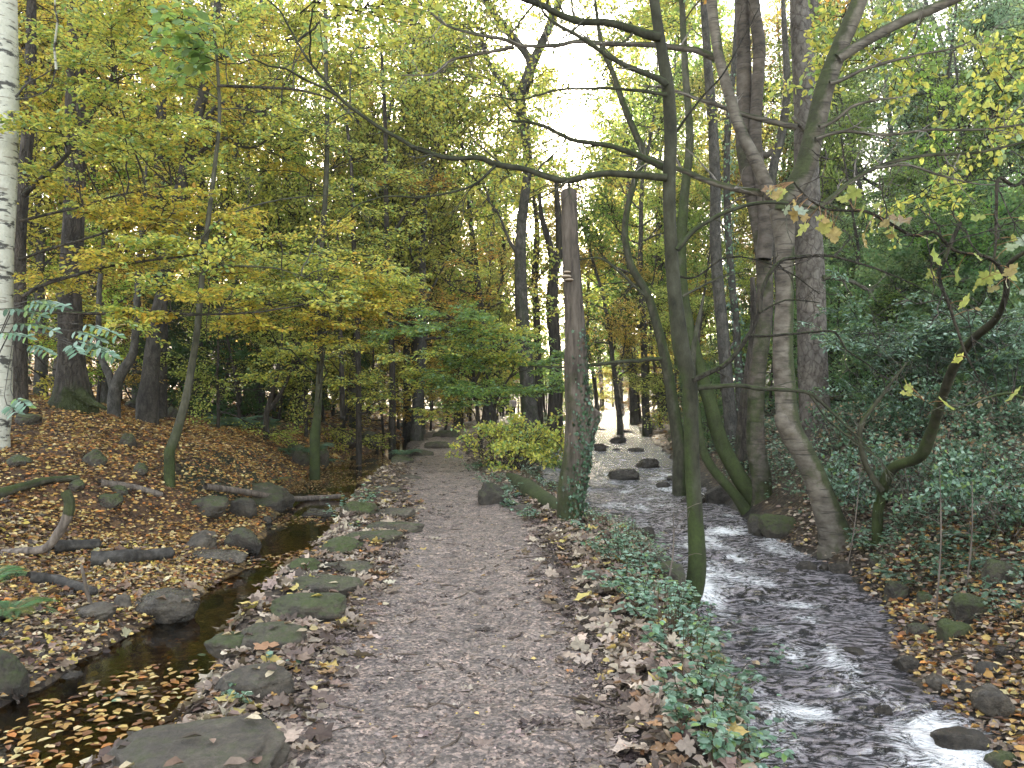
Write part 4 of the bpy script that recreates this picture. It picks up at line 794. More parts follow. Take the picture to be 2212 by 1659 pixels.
# --- left
T=Tree('birch_tree','white barked birch with black patches at the left edge of the picture','tree',[(-17,935),(-10,880),(-7,780),(-5,660),(-4,560),(0,480),(3,400),(7,250),(6,150),(3,0),(0,-200),(5,-450)],10.6,[64,60,58,58,58,60,60,60,58,56,46,24],'birch',None,sides=24,rough=.04,n=54,seed=91)
T.branch([(34,210),(60,180),(85,165),(110,150)],10.4,[5,4,3,2],None,14,mat='bark_grey',twigs=3,tl=.4)
T.branch([(34,215),(70,208),(105,190),(120,150)],10.4,[4,3,3,2],None,14,mat='bark_grey',twigs=3,tl=.4)
T.clump(60,-200,10,(1.6,1.5,.8),40,'yellow','flat',.07,'oval',.7,.8); T.done()
T=Tree('dark_tree','dark slim trunk right behind the birch with long branches reaching right','tree',[(40,800),(42,700),(40,600),(42,500),(48,423),(55,340),(62,267),(66,180),(67,100),(68,0),(66,-150),(70,-350)],13,[36,31,28,27,26,25,22,20,18,16,12,6],'bark_rough',lambda V,D,t:.1+0*t,sides=16,n=50,seed=92)
T.branch([(48,425),(90,385),(133,350),(180,290),(205,240),(235,195),(283,83),(330,20),(372,-30)],12,[11,10,9,9,8,7,6,5,4],None,34,twigs=8,tl=.5)
T.branch([(45,477),(167,450),(267,423),(383,403)],11.5,[7,5,4,2],None,26,twigs=7,tl=.5)
T.branch([(42,561),(136,529),(248,496),(330,470),(420,500)],11,[7,6,5,4,2],None,26,twigs=7,tl=.5)
T.branch([(50,640),(90,618),(149,598),(248,571),(372,558),(440,548),(508,540)],10.5,[9,8,7,6,5,4,2],None,30,twigs=8,tl=.45)
T.branch([(52,668),(174,677),(298,673),(422,677),(548,673),(620,662),(700,648)],10.3,[8,7,6,6,5,4,2],None,34,twigs=8,tl=.45)
for u,v,y,n in ((140,90,11,36),(240,150,11,36),(120,230,11.5,34),(230,300,11,32),(140,350,12,28),(330,120,11,30),(150,440,11.5,30),(270,400,11,30),(350,330,11,24),(330,440,10.6,22),(170,540,11,22),(290,545,10.6,26),(390,560,10.4,24),(480,560,10.4,16),(300,640,10.3,12),(470,660,10.3,14),(560,655,10.4,14),(640,650,10.4,12),(280,720,10.2,5),(90,420,12,24),(100,600,12,14),(220,-120,11,40)):
    T.clump(u,v,y,(.85,.9,.42),n,'yellow' if n%4 else 'ygreen','flat',.068,'oval',.5,.85)
T.done()
T=Tree('big_dark_tree','big dark straight trunk with flared mossy roots on the leaf bank','tree',[(158,876),(156,820),(153,740),(151,650),(155,560),(160,450),(163,350),(163,220),(165,100),(166,0),(168,-150),(170,-400)],14,[62,50,46,44,42,40,38,37,36,34,28,13],'bark_rough',lambda V,D,t:np.clip(.75*np.exp(-t*14)+.05,0,1),sides=26,n=60,flare=1.6,seed=93,rough=.08)
for a,b in (((150,840),(120,872)),((168,845),(205,874)),((172,850),(232,884)),((158,850),(160,888)),((146,850),(135,880))):
    T.branch([a,((a[0]+b[0])/2,(a[1]+b[1])/2+4),b],13.75,[26,18,6],lambda V,D,t:np.full(len(V),.75),12,own=True,label='mossy root')
for u,v,n in ((160,0,40),(260,60,40),(60,60,30),(200,240,24),(300,220,26)): T.clump(u,v,14,(1.6,1.5,.9),n,'yellow','flat',.08,'oval',.75,.85)
T.done()
T=Tree('sapling','grey sapling forking low in a V between two big trunks','tree',[(246,866),(250,835),(262,805),(285,770),(293,720),(296,640),(303,540),(312,430),(318,320)],16,[26,22,15,14,13,11,9,7,4],'bark_grey',lambda V,D,t:.35-.3*t,sides=12,n=40,seed=94)
T.stem([(248,850),(238,815),(222,780),(214,740),(214,640),(222,540),(228,440)],16,[18,14,12,11,9,7,4])
for u,v,n in ((310,500,20),(230,560,16),(320,380,18),(220,660,10)): T.clump(u,v,15.5,(1.2,1.2,.6),n,'ygreen','flat',.075,'oval',.65,.8)
T.done()
T=Tree('grey_tree','thick grey trunk leaning right near the forked sapling','tree',[(318,866),(324,820),(330,760),(342,680),(360,590),(375,500),(392,400),(415,300),(440,200),(458,120),(470,0),(480,-150)],17,[38,33,31,29,27,26,24,22,20,17,13,7],'bark_grey',lambda V,D,t:.12+0*t,sides=18,n=50,flare=1.2,seed=95,tone=(.75,.72,.7))
T.branch([(400,380),(430,330),(480,300),(540,320),(600,290)],16.8,[12,10,8,6,3],None,26,twigs=6,tl=.8)
T.branch([(420,280),(480,225),(540,235),(610,265)],16.8,[12,10,7,3],None,26,twigs=6,tl=.8)
for u,v,n in ((420,180,30),(520,120,30),(480,300,20),(380,300,24),(560,230,20),(350,80,30),(600,60,30),(460,-60,36)): T.clump(u,v,17,(1.7,1.7,1.0),n,'yellow','flat',.09,'oval',.9,.8)
T.done()
T=Tree('grey_tree','second grey trunk rising straight behind the leaning one','tree',[(345,855),(348,700),(347,560),(345,430),(345,300),(350,200),(355,60),(360,-100)],21,[30,27,25,24,22,20,15,8],'bark_grey',None,sides=14,n=40,seed=96,tone=(.7,.67,.65))
for u,v,n in ((340,220,30),(280,330,26),(400,100,30),(420,420,20)): T.clump(u,v,21,(2.0,2,1.2),n,'yellow','flat',.10,'oval',1.1,.8)
T.done()
T=Tree('slim_tree','slim smooth barked young tree leaning right from the leaf bank','tree',[(366,975),(378,945),(390,905),(404,850),(416,780),(424,730),(432,650),(440,560),(452,460),(465,350),(474,260),(472,180),(466,100),(456,0),(445,-120)],11,[22,18,16,14,13,12,11,10,9,8,7,6,5,4,3],'bark_moss',lambda V,D,t:np.clip(.75*np.exp(-t*16)+.12,0,1),sides=16,n=60,seed=97,rough=.04)
T.branch([(437,590),(470,575),(520,573),(600,578),(660,595)],10.9,[5,4,4,3,2],None,26,twigs=5,tl=.5)
T.branch([(430,520),(480,470),(560,440),(640,425),(720,418)],10.9,[5,4,4,3,2],None,26,twigs=5,tl=.5)
T.branch([(470,185),(560,188),(650,195),(720,215),(760,250)],10.9,[7,6,6,4,2],None,26,twigs=5,tl=.5,mat='bark_rough')
for u,v,n in ((520,530,16),(620,560,16),(440,420,18),(540,400,14),(430,280,20),(380,200,22),(480,100,26),(360,60,24),(580,40,22),(680,60,14),(560,200,10),(620,420,10),(720,110,10),(500,590,12)): T.clump(u,v,11,(.95,.95,.45),n,'yellow' if v>350 else 'ygreen','flat',.065,'oval',.5,.85)
T.done()
T=Tree('slim_tree','straight slim tree with a mossy foot on the bank above the ferns','tree',[(680,935),(686,890),(690,800),(692,700),(690,600),(697,500),(703,420),(707,300),(705,180),(703,50),(700,-100)],18,[17,14,13,12,12,11,10,9,8,6,4],'bark_moss',lambda V,D,t:np.clip(.85*np.exp(-t*14)+.2,0,1),sides=14,n=50,seed=98,flare=1.3)
for u,v,y,n in ((600,600,13.5,22),(690,600,13.5,26),(770,600,14,24),(650,560,14,20),(820,620,15,18),(560,680,14,16),(640,690,14,18),(720,690,14,18),(560,640,14,14),(740,640,14,20),(820,660,15,14),(700,650,14,14)): T.clump(u,v,y,(.95,1.0,.25),int(n*1.5),'ygreen' if v<650 else 'yellow','flat',.07,'oval',.55,.9)
for u,v,n in ((690,300,20),(620,380,18),(760,350,18),(700,480,18),(770,200,18),(640,200,18)): T.clump(u,v,18,(1.6,1.6,.9),n,'ygreen','flat',.09,'oval',.9,.8)
T.done()
T=Tree('slim_tree','thin dark pole tree near where the path bends away','tree',[(847,912),(848,850),(846,750),(842,650),(838,560),(834,450),(833,300),(828,180),(820,60)],24,[15,13,12,12,11,10,9,7,4],'bark_rough',lambda V,D,t:.5*np.exp(-t*10),sides=12,n=40,seed=99)
T.branch([(836,520),(870,470),(900,430),(930,380)],24,[8,7,6,4],None,22,twigs=5,tl=.9)
for u,v,n in ((830,420,20),(900,420,18),(800,520,16),(880,560,20),(900,640,20),(830,700,16),(780,660,14),(950,600,16),(940,680,16),(880,330,14),(820,240,14)): T.clump(u,v,23,(1.8,1.8,.7),n,'ygreen' if u<900 else 'orange','flat',.10,'dia',1.0,.85)
T.done(leaf='leaf_far')
T=Tree('slim_tree','thin twin poles beside the straight slim tree','tree',[(775,892),(774,800),(772,700),(768,600),(762,480),(758,350),(740,200)],22,[13,11,10,10,9,7,4],'bark_rough',None,sides=10,n=40,seed=100)
T.stem([(740,900),(738,800),(735,700),(728,560),(735,450)],22,[12,10,9,7,4])
for u,v,n in ((740,520,20),(780,440,16),(720,760,12),(770,820,12),(850,830,18),(790,840,14),(900,850,12)): T.clump(u,v,20 if v>700 else 22,(1.6,1.6,.45),n,'ygreen','flat',.09,'oval',.8,.85)
T.done()
T=Tree('sapling','thin V shaped sapling with layered leaves in front of the dark evergreens','tree',[(575,895),(585,860),(596,820),(606,760),(612,700)],20,[12,9,8,6,3],'bark_rough',None,sides=10,n=30,seed=101)
T.stem([(577,890),(600,860),(625,810),(640,740)],20,[10,8,6,3])
for u,v,n in ((600,750,18),(660,770,18),(560,800,14),(640,820,14),(700,740,14)): T.clump(u,v,19,(1.2,1.2,.3),n,'ygreen','flat',.085,'oval',.7,.9)
T.done()
# sapling over the path and round bush
T=Tree('green_sapling','light green sapling with flat layered leaves hanging over the path bend','tree',[(1040,990),(1036,930),(1028,860),(1022,800),(1012,740),(995,700),(965,680)],20,[11,10,9,8,7,5,3],'bark_rough',None,sides=10,n=36,seed=102)
T.stem([(1024,830),(1045,790),(1080,750),(1120,720)],20,[7,6,5,3]); T.stem([(1060,985),(1062,920),(1075,860),(1110,800)],20,[8,7,6,3])
for u,v,n in ((930,710,18),(1000,700,22),(1060,710,20),(920,760,14),(990,760,22),(1060,770,24),(1120,760,18),(1170,790,16),(1100,830,22),(1030,840,20),(1190,840,12),(990,860,12),(960,810,14)): T.clump(u,v,19.3,(1.1,1.2,.36),int(n*1.6),'green' if (u+v)%3 else 'ygreen','flat',.085,'oval',.65,.9)
T.done()
for (u,v,y,lb,pal,rr,n,ls) in ((1112,1040,17.0,'round yellow green bush with bare brown stems below on the stream edge','ygreen',(1.25,.9,.55),150,.07),(1215,1010,21,'low green bush leaning over the water behind the snag','green',(.5,.5,.35),30,.07)):
    c=np.array([(u-CX)*y/F,y,0]); c[2]=float(H(c[0],c[1])); c[2]=max(c[2],-.45)
    T=Tree('bush',lb,'bush',[c,c+[.02,0,.5],c+[.05,0,.9]],y,[.06,.04,.02],'bark_rough',px=False,n=8,seed=int(u))
    rng=np.random.default_rng(u)
    for i in range(26): 
        d=np.array([rng.normal(0,.55),rng.normal(0,.5),1]); l=wander(c+rng.normal(0,.15,3)*[1,1,0],d,1.1*rr[0],10,rng,.12); tube(T.tw,l,np.linspace(.012,.003,10),5); T.lines.append(l)
    T.clump(c[0],c[1],c[2]+rr[0]*.42,(rr[0],rr[1],rr[2]*.8),n,pal,'ball',ls,'oval',.4,.9,xyz=True,per=5)
    T.clump(c[0],c[1]-.3,c[2]+.35,(rr[0]*.9,rr[1]*.7,.25),n//6,'brown','ball',ls*.8,'oval',.35,.5,xyz=True,per=5)
    T.done()
# ------------------------------------------------------------------ woodland beyond: a few kinds, each copied
def proto(kind,seed):
    rng=np.random.default_rng(seed); name={'tall':'woodland_tree','low':'understorey_tree','dark':'holly_bush','pole':'bare_pole_tree'}[kind]
    Hh={'tall':16,'low':7,'dark':4.5,'pole':12}[kind]; r0={'tall':.17,'low':.07,'dark':.07,'pole':.09}[kind]
    trunk,tw,lf=MB(),MB(),MB()
    l=wander((0,0,-.4),(rng.normal(0,.05),rng.normal(0,.05),1),Hh,26,rng,.05,.03); r=np.linspace(1,.12,26)*r0; r[:3]*=[1.5,1.25,1.1]
    tube(trunk,l,r,12,(1,1,1),lambda V,D,t:.4*np.exp(-t*8)+.15,rough=.10,seed=seed)
    lines=[]
    nl={'tall':22,'low':16,'dark':26,'pole':10}[kind]; a0={'tall':.22,'low':.18,'dark':.08,'pole':.4}[kind]
    for i in range(nl):
        f=a0+(1-a0)*((i+rng.random())/nl); k=min(int(f*25),24); a=rng.uniform(0,6.283)
        L={'tall':3.6,'low':2.6,'dark':1.7,'pole':1.6}[kind]*(1.15-f*.65)*rng.uniform(.6,1.15)
        up={'tall':.45,'low':.12,'dark':.25,'pole':.7}[kind]
        b=wander(l[k],(math.cos(a),math.sin(a),up*rng.uniform(.5,1.5)),L,10,rng,.15,.02); tube(trunk,b,np.linspace(r[k]*.45,.008,10),6); lines.append(b)
        if kind=='tall':
            for j in range(2):
                q=rng.integers(3,8); b2=wander(b[q],unit(b[q]-b[q-1])+rng.normal(0,.6,3),L*.55,7,rng,.15,.03); tube(trunk,b2,np.linspace(.02,.006,7),5); lines.append(b2)
    O=[];D=[]
    ns={'tall':430,'low':170,'dark':260,'pole':50}[kind]
    for i in range(ns):
        b=lines[rng.integers(len(lines))]; f=rng.uniform(.3,1)*(len(b)-1); k=min(int(f),len(b)-2); o=b[k]+(b[k+1]-b[k])*(f-k); T_=unit(b[k+1]-b[k]); O.append(o); D.append(T_+rng.normal(0,.6,3)*[1,1,.35])
    sty={'tall':'ball','low':'flat','dark':'ball','pole':'ball'}[kind]
    sc={'tall':1.25,'low':.95,'dark':.6,'pole':.9}[kind]; ls={'tall':.125,'low':.10,'dark':.085,'pole':.12}[kind]
    LN=[(.36,.36,.36),(.30,.30,.30)]
    n0=lf.n
    PAL['neutral']=[((.85,.85,.85),3),((.60,.68,.62),2),((1.0,.80,.60),1.3),((.42,.52,.5),1.2)]
    sprays(lf,tw,sty,O,D,sc*rng.uniform(.6,1.3,len(O)),ls,'neutral',rng,'dia',.72,seg=(kind!='dark'))
    return dict(name=name,trunk=trunk.mesh('trunk',M['bark_rough' if kind!='tall' else 'bark_grey']),crown=lf.mesh('crown',M['leaf_far']),twigs=tw.mesh('twigs',M['bark_rough']) if tw.n else None)
PRO={k:[proto(k,500+i*7+len(k)) for i in range(n)] for k,n in (('tall',4),('low',4),('dark',3),('pole',2))}
TINT={'yellow':(.76,.66,.14),'gold':(.74,.54,.12),'yg':(.62,.62,.15),'green':(.27,.38,.08),'dgreen':(.07,.14,.055),'orange':(.50,.25,.07),'bgreen':(.42,.54,.33),'lime':(.50,.62,.06),'mgreen':(.19,.30,.14),'rust':(.30,.16,.07)}
BG=[]
def put(kind,i,u,y,s,tint,label,group,cat='tree',rz=None,x=None,dz=0):
    p=PRO[kind][i%len(PRO[kind])]; x=(u-CX)*y/F if x is None else x; rng=np.random.default_rng(int(abs(x)*100+y*10+i))
    z=float(H(x,y)); r=bpy.data.objects.new(p['name'],None); col.objects.link(r); r.location=(x,y,z+dz); r.rotation_euler=(rng.normal(0,.03),rng.normal(0,.03),rng.uniform(0,6.28) if rz is None else rz); r.scale=(s*rng.uniform(.9,1.1),)*2+(s,)
    tag(r,label,cat,group); BG.append((r,kind,u,y,tint)); t=TINT[tint]; j=rng.normal(1,.10,3)
    for k in('trunk','crown','twigs'):
        if p[k] is None: continue
        o=bpy.data.objects.new(k,p[k]); col.objects.link(o); o.parent=r
        o.color=(t[0]*j[0],t[1]*j[1],t[2]*j[2],1) if k=='crown' else (1,1,1,1)
    return r
gl='autumn trees filling the slope beyond the leaf bank'
def many(lst,kind,label,group,cat='tree'):
    for i,q in enumerate(lst): put(kind,i+int(q[0])%3,q[0],q[1],q[2],q[3],label,group,cat)
many([(-60,19,.9,'yellow'),(90,22,.9,'gold'),(230,24,.85,'yellow'),(420,25,.95,'yellow'),(560,27,.85,'yg'),(10,30,1,'yellow'),(150,33,1,'gold'),(300,34,1,'yellow'),(480,36,1,'yg'),(620,36,.9,'gold'),(740,34,.8,'yg'),(60,44,1.1,'yellow'),(220,46,1.1,'yg'),(380,48,1.1,'gold'),(540,50,1.05,'yellow'),(680,50,.95,'yg'),(800,46,.85,'yellow'),(120,62,1.2,'yg'),(330,64,1.2,'yellow'),(520,66,1.15,'gold'),(700,68,1.0,'yellow'),(830,64,.9,'yg'),(-250,26,1,'yellow'),(-180,40,1,'gold'),(900,52,.72,'gold'),(970,60,.72,'yg'),(870,78,.85,'gold'),(990,84,.72,'yellow')],'tall','tall autumn tree with thin yellow leaves on the wooded slope left of the path',gl)
many([(30,17,.8,'yellow'),(110,18.5,.7,'yellow'),(210,20,.8,'gold'),(470,20,.7,'yg'),(520,23,.8,'yg'),(660,24,.85,'yg'),(740,26,.8,'yg'),(590,30,1,'yellow'),(700,31,.9,'yg'),(830,31,.9,'yg'),(900,33,.9,'gold'),(960,36,.85,'gold'),(860,38,1.,'yellow'),(1000,42,.9,'yg'),(930,44,1,'gold'),(400,29,1,'yg'),(260,27,1,'gold'),(1040,50,1,'yg'),(1075,58,1.0,'gold'),(780,40,1,'yg'),(1010,66,1.1,'gold'),(640,42,1.1,'green')],'low','low spreading young tree with layered yellow green leaves beyond the channel','layered young trees under the tall ones')
many([(470,24,1.0,'dgreen'),(530,26,1.05,'dgreen'),(600,28,1.0,'dgreen'),(420,27,1,'dgreen'),(660,31,1.1,'dgreen'),(350,25,.9,'dgreen'),(560,33,1.3,'dgreen'),(720,36,1.1,'dgreen'),(290,28,1.1,'dgreen'),(480,40,1.5,'dgreen'),(200,33,1.2,'dgreen'),(800,42,1.2,'dgreen'),(640,50,1.6,'dgreen'),(100,36,1.2,'dgreen'),(880,50,1.2,'dgreen'),(0,34,1.2,'dgreen'),(740,58,1.6,'dgreen'),(400,52,1.6,'dgreen'),(960,62,1.3,'dgreen')],'dark','dark evergreen holly bush in the shade under the yellow trees','dark evergreen bushes on the slope','bush')
many([(640,29,1.15,'yg'),(770,31,1.2,'yg'),(880,36,1.3,'green'),(990,44,.95,'yg'),(560,38,1.4,'yellow'),(700,42,1.4,'yg'),(850,50,1.5,'yg'),(1010,72,1.5,'yg'),(780,60,1.6,'gold'),(880,80,1.7,'gold'),(965,92,1.15,'yg'),(1040,100,1.7,'yg'),(820,100,1.8,'gold'),(1000,120,1.9,'gold'),(900,118,1.9,'yg'),(300,26,1.2,'yellow'),(130,27,1.2,'yellow'),(0,22,1.1,'yellow'),(440,31,1.3,'yg'),(-120,30,1.3,'yellow'),(1085,84,1.4,'yg'),(1060,34,1.1,'yg'),(1050,55,1.5,'yg'),(900,29,1.1,'yg'),(905,34,1.4,'green'),(1062,47,1.45,'yg'),(1100,72,1.6,'yg'),(960,70,1.5,'yg')],'tall','lofty autumn tree closing the view above the path',gl)
gc='trees closing the valley upstream'
many([(1060,75,1.1,'gold'),(1300,108,1.3,'lime'),(1258,108,1.2,'lime'),(1335,102,1.4,'lime'),(1370,70,1.3,'green'),(1430,60,1.4,'yg'),(1090,110,1.5,'yg'),(1340,118,1.7,'yg'),(1450,90,1.0,'green'),(980,110,1.0,'yg'),(880,120,1.2,'gold'),(1060,42,.5,'yg'),(1420,110,1,'yg'),(1500,105,1.2,'green')],'tall','tree in the thin woodland closing the valley upstream',gc)
many([(1090,68,.9,'green'),(1180,64,.9,'yg'),(1290,92,1.9,'lime'),(1325,96,2.0,'lime'),(1262,98,1.9,'lime'),(1300,112,2.4,'lime'),(1120,75,1.1,'yg'),(1150,85,1.2,'green'),(1095,82,1.2,'yg'),(1072,70,1.1,'green'),(1168,102,1.6,'yg'),(1010,80,1.3,'yg'),(965,76,1.2,'gold'),(1040,92,1.5,'yg'),(905,70,1.3,'gold'),(1195,110,1.8,'yg'),(1330,80,1.2,'lime'),(1360,74,1.0,'lime'),(1380,62,.9,'green'),(1410,48,.8,'rust'),(1310,104,1.4,'yg'),(1350,66,.8,'yg'),(1230,72,.9,'yg'),(1440,42,.8,'yg'),(1200,90,1.3,'yg'),(1395,82,1.2,'green'),(1090,95,1.4,'green'),(1300,62,.5,'rust'),(1375,52,.45,'rust')],'low','low leafy tree lit yellow green at the far end of the stream','low trees at the far end of the stream')
gr='green trees on the rising ground across the stream'
many([(1490,32,.9,'yg'),(1600,36,1,'orange'),(1400,34,1.15,'green'),(1372,45,1.5,'yg'),(1420,52,1.7,'green'),(1340,60,1.5,'yg'),(1290,52,.95,'green'),(1340,34,.8,'yg'),(1440,38,1.3,'green'),(1300,75,1.4,'yg'),(1700,44,1.5,'yg'),(1850,38,1.4,'green'),(2000,34,1.3,'bgreen'),(2150,30,1.3,'bgreen'),(1700,34,1,'green'),(1800,30,.95,'bgreen'),(1900,27,.85,'green'),(2000,24,.8,'bgreen'),(2110,22,.75,'green'),(2220,21,.8,'bgreen'),(1560,50,1.1,'yg'),(1680,52,1.1,'orange'),(1780,48,1.1,'green'),(1880,44,1.05,'bgreen'),(1980,40,1,'yg'),(2080,38,1,'green'),(2190,34,1,'bgreen'),(2300,30,1,'green'),(2400,24,.9,'green'),(1470,46,1,'green'),(1500,70,1.1,'yg'),(1620,72,1.2,'orange'),(1750,70,1.2,'yg'),(1900,66,1.2,'green'),(2050,60,1.2,'bgreen'),(2200,54,1.2,'green')],'tall','pale green leaved tree on the rising ground across the stream',gr)
many([(1480,26,.75,'yg'),(1530,30,.8,'gold'),(1600,28,.8,'yg'),(1680,26,.8,'green'),(1760,24,.8,'bgreen'),(1840,22,.8,'bgreen'),(1900,19,.75,'bgreen'),(1990,18,.75,'green'),(2080,17,.7,'green'),(2190,16,.72,'green'),(1450,34,.8,'yg'),(1550,40,1,'gold'),(1660,38,1,'green'),(1850,33,1,'bgreen'),(1960,30,1,'green'),(2100,27,1,'bgreen'),(2220,25,1,'green')],'low','spreading green understorey tree among the woodland across the stream','understorey trees across the stream')
many([(1830,19,.9,'mgreen'),(1890,17.5,.85,'mgreen'),(1950,17,.85,'mgreen'),(2020,16.5,.9,'mgreen'),(2090,16,.85,'mgreen'),(2160,16,.95,'mgreen'),(2240,15,.95,'mgreen'),(1860,23,1.15,'mgreen'),(1940,22,1.2,'mgreen'),(2030,21,1.2,'mgreen'),(2120,21,1.2,'mgreen'),(2210,20,1.2,'mgreen'),(1800,26,1.1,'mgreen'),(1700,24,.9,'mgreen'),(1660,21,.7,'mgreen'),(1500,24,.6,'mgreen'),(1740,30,1.2,'mgreen'),(1560,28,.8,'mgreen'),(1620,32,1.0,'mgreen'),(1530,20,.5,'mgreen'),(1900,30,1.5,'mgreen'),(2050,28,1.5,'mgreen'),(2200,27,1.5,'mgreen'),(2320,18,1.2,'mgreen')],'dark','dark green bush in the shaded thicket across the stream','dark thicket across the stream','bush')
many([(1385,45,.9,'rust'),(1400,38,.8,'yg'),(1430,33,.8,'yg'),(1378,58,1,'yg'),(1455,28,.8,'yg'),(1500,22,.7,'green'),(1250,70,.9,'yg'),(1180,52,.9,'yg'),(980,38,.75,'yg'),(1015,52,.9,'yg'),(900,42,.8,'yg'),(930,58,.9,'gold'),(640,26,.8,'yg'),(530,29,.8,'yg'),(1870,19,.7,'green'),(1960,22,.8,'green'),(2060,20,.8,'green'),(2150,24,.8,'green'),(1300,90,.9,'yg'),(1345,95,.9,'yg')],'pole','thin dark pole of a tree among the crowded stems further off','thin poles among the trees further off')
LM=[(-40,'left of the white birch'),(60,'behind the white birch'),(200,'behind the big root flared trunk'),(320,'behind the low forked sapling'),(450,'behind the slim leaning tree'),(600,'behind the V shaped sapling'),(730,'behind the mossy footed slim tree'),(900,'behind the thin twin poles'),(1080,'beyond the path bend'),(1180,'behind the tall forked grey tree'),(1290,'behind the sawn dead trunk'),(1440,'right of the far stream'),(1600,'behind the mossy leaning trunks'),(1790,'behind the thick scaly trunk'),(1930,'right of the thick scaly trunk'),(2080,'behind the pale elder shrub'),(9999,'at the right picture edge')]
CW={'yellow':'yellow leaved','gold':'golden leaved','yg':'yellow green','green':'green leaved','dgreen':'dark','mgreen':'mid green','orange':'orange leaved','bgreen':'pale green','lime':'bright lime green','rust':'rusty brown'}
KW={'tall':'tall tree','low':'low spreading tree','dark':'evergreen bush','pole':'thin pole tree'}; OR=['nearest','second nearest','third nearest','fourth nearest','fifth nearest','sixth nearest','seventh nearest','eighth nearest','ninth nearest','tenth nearest','eleventh nearest','twelfth nearest','thirteenth nearest','fourteenth nearest','fifteenth nearest','sixteenth nearest']
NW=['','one','two','three','four','five','six','seven','eight','nine','ten','eleven','twelve','thirteen','fourteen','fifteen','sixteen']
bk={}
for q in BG:
    lm=('far ' if q[3]>56 else '')+next(t for a,t in LM if q[2]<a); bk.setdefault((q[1],lm),[]).append(q)
for (kd,lm),L_ in bk.items():
    L_.sort(key=lambda q:q[3])
    for i,q in enumerate(L_): q[0]['label']=f"{CW[q[4]]} {KW[kd]} {lm}"+(f", {OR[i]} of {NW[len(L_)]}" if len(L_)>1 else '')
# the wood on the skyline reads as one mass
rng=np.random.default_rng(77); g=MB(); n=26000
th=rng.uniform(-1.05,1.05,n); rr=rng.uniform(118,165,n); x=rr*np.sin(th); y=rr*np.cos(th); base=H(x,y); hh=np.abs(fbm(x*.06,y*.06,0,5))*6+5; hh=hh*(1-.75*np.exp(-((x/y-.085)/.05)**2)); z=base+rng.random(n)*hh
c0=pick('orange',n,rng); c1=pick('green',n,rng); m=(x<5)[:,None]; leaves(g,np.stack([x,y,z],1),rng.normal(0,1,(n,3)),rng.normal(0,1,(n,3)),rng.uniform(.5,1.2,n),np.where(m,c0,c1),'dia',rng)
tag(g.build('distant_woods',M['leaf_far']),'distant autumn woods on the valley skyline','woods',kind='stuff')
# ------------------------------------------------------------------ leaf litter
def scatter(n,xr,yr,dens,rng,ypow=1.0):
    """points by rejection; more of them near the viewer"""
    y=yr[0]+(yr[1]-yr[0])*rng.random(n)**ypow; x=rng.uniform(xr[0],xr[1],n); k=rng.random(n)<dens(x,y); x,y=x[k],y[k]
    v=np.abs(x)/np.maximum(y,.5)<.80; return x[v],y[v]
def lay(name,x,y,size,pal,shape,rng,label,tilt=.25,lift=.012,z=None,mat='litter'):
    n=len(x); z=H(x,y) if z is None else z
    e=.03; nx=-(H(x+e,y)-H(x-e,y))/(2*e); ny=-(H(x,y+e)-H(x,y-e))/(2*e)
    nr=np.stack([np.clip(nx,-1.5,1.5),np.clip(ny,-1.5,1.5),np.ones(n)],1)+rng.normal(0,tilt,(n,3)); a=rng.uniform(0,6.283,n)
    d=np.stack([np.cos(a),np.sin(a),0*a],1); p=np.stack([x,y,z+lift*rng.uniform(.3,1.6,n)],1)-d*size[:,None]*.5*0
    return p,d,nr
rng=np.random.default_rng(2024)
def edge(a,b,w): return ss(-w,w,b-a)
g=MB()
def drop(n,xr,yr,dens,size,pal,shape,tilt=.25,lift=.012,ypow=1.4,zf=None):
    x,y=scatter(n,xr,yr,dens,rng,ypow); s=rng.uniform(size[0],size[1],len(x))*(1+np.maximum(y-12,0)*.02)
    p,d,nr=lay('',x,y,s,pal,shape,rng,'',tilt,lift,None if zf is None else zf(x,y)); leaves(g,p,d,nr,s,pick(pal,len(x),rng,.2),shape,rng)
bank=lambda x,y:(x<leat_c(y)-leat_w(y)-.02)*np.where(y<7.5,.8,1)*(1-.5*ss(.1,.5,fbm(x*1.3,y*1.3,0,91)))
drop(120000,(-13,-2.4),(3,26),lambda x,y:bank(x,y)*(y>6.5),(.035,.075),'litter','oval',.3,.02,1.5)
drop(50000,(-13,-2.4),(3,24),lambda x,y:bank(x,y)*(y>6),(.03,.07),'litter','curl',.5,.03,1.5)
drop(40000,(-8,-2.2),(2.6,9),lambda x,y:bank(x,y)*.9,(.03,.075),'wetlit','oval',.35,.02,1.0)
drop(14000,(-8,-2.2),(2.6,9.5),lambda x,y:bank(x,y)*.8,(.03,.07),'litter','curl',.4,.03,1.0)
drop(3500,(-8,-2.2),(2.6,9),lambda x,y:bank(x,y)*.6,(.06,.12),'wetlit','maple',.3,.03,1.0)
drop(40000,(-30,-3.5),(20,60),lambda x,y:bank(x,y),(.09,.16),'litter','dia',.3,.02,1.3)
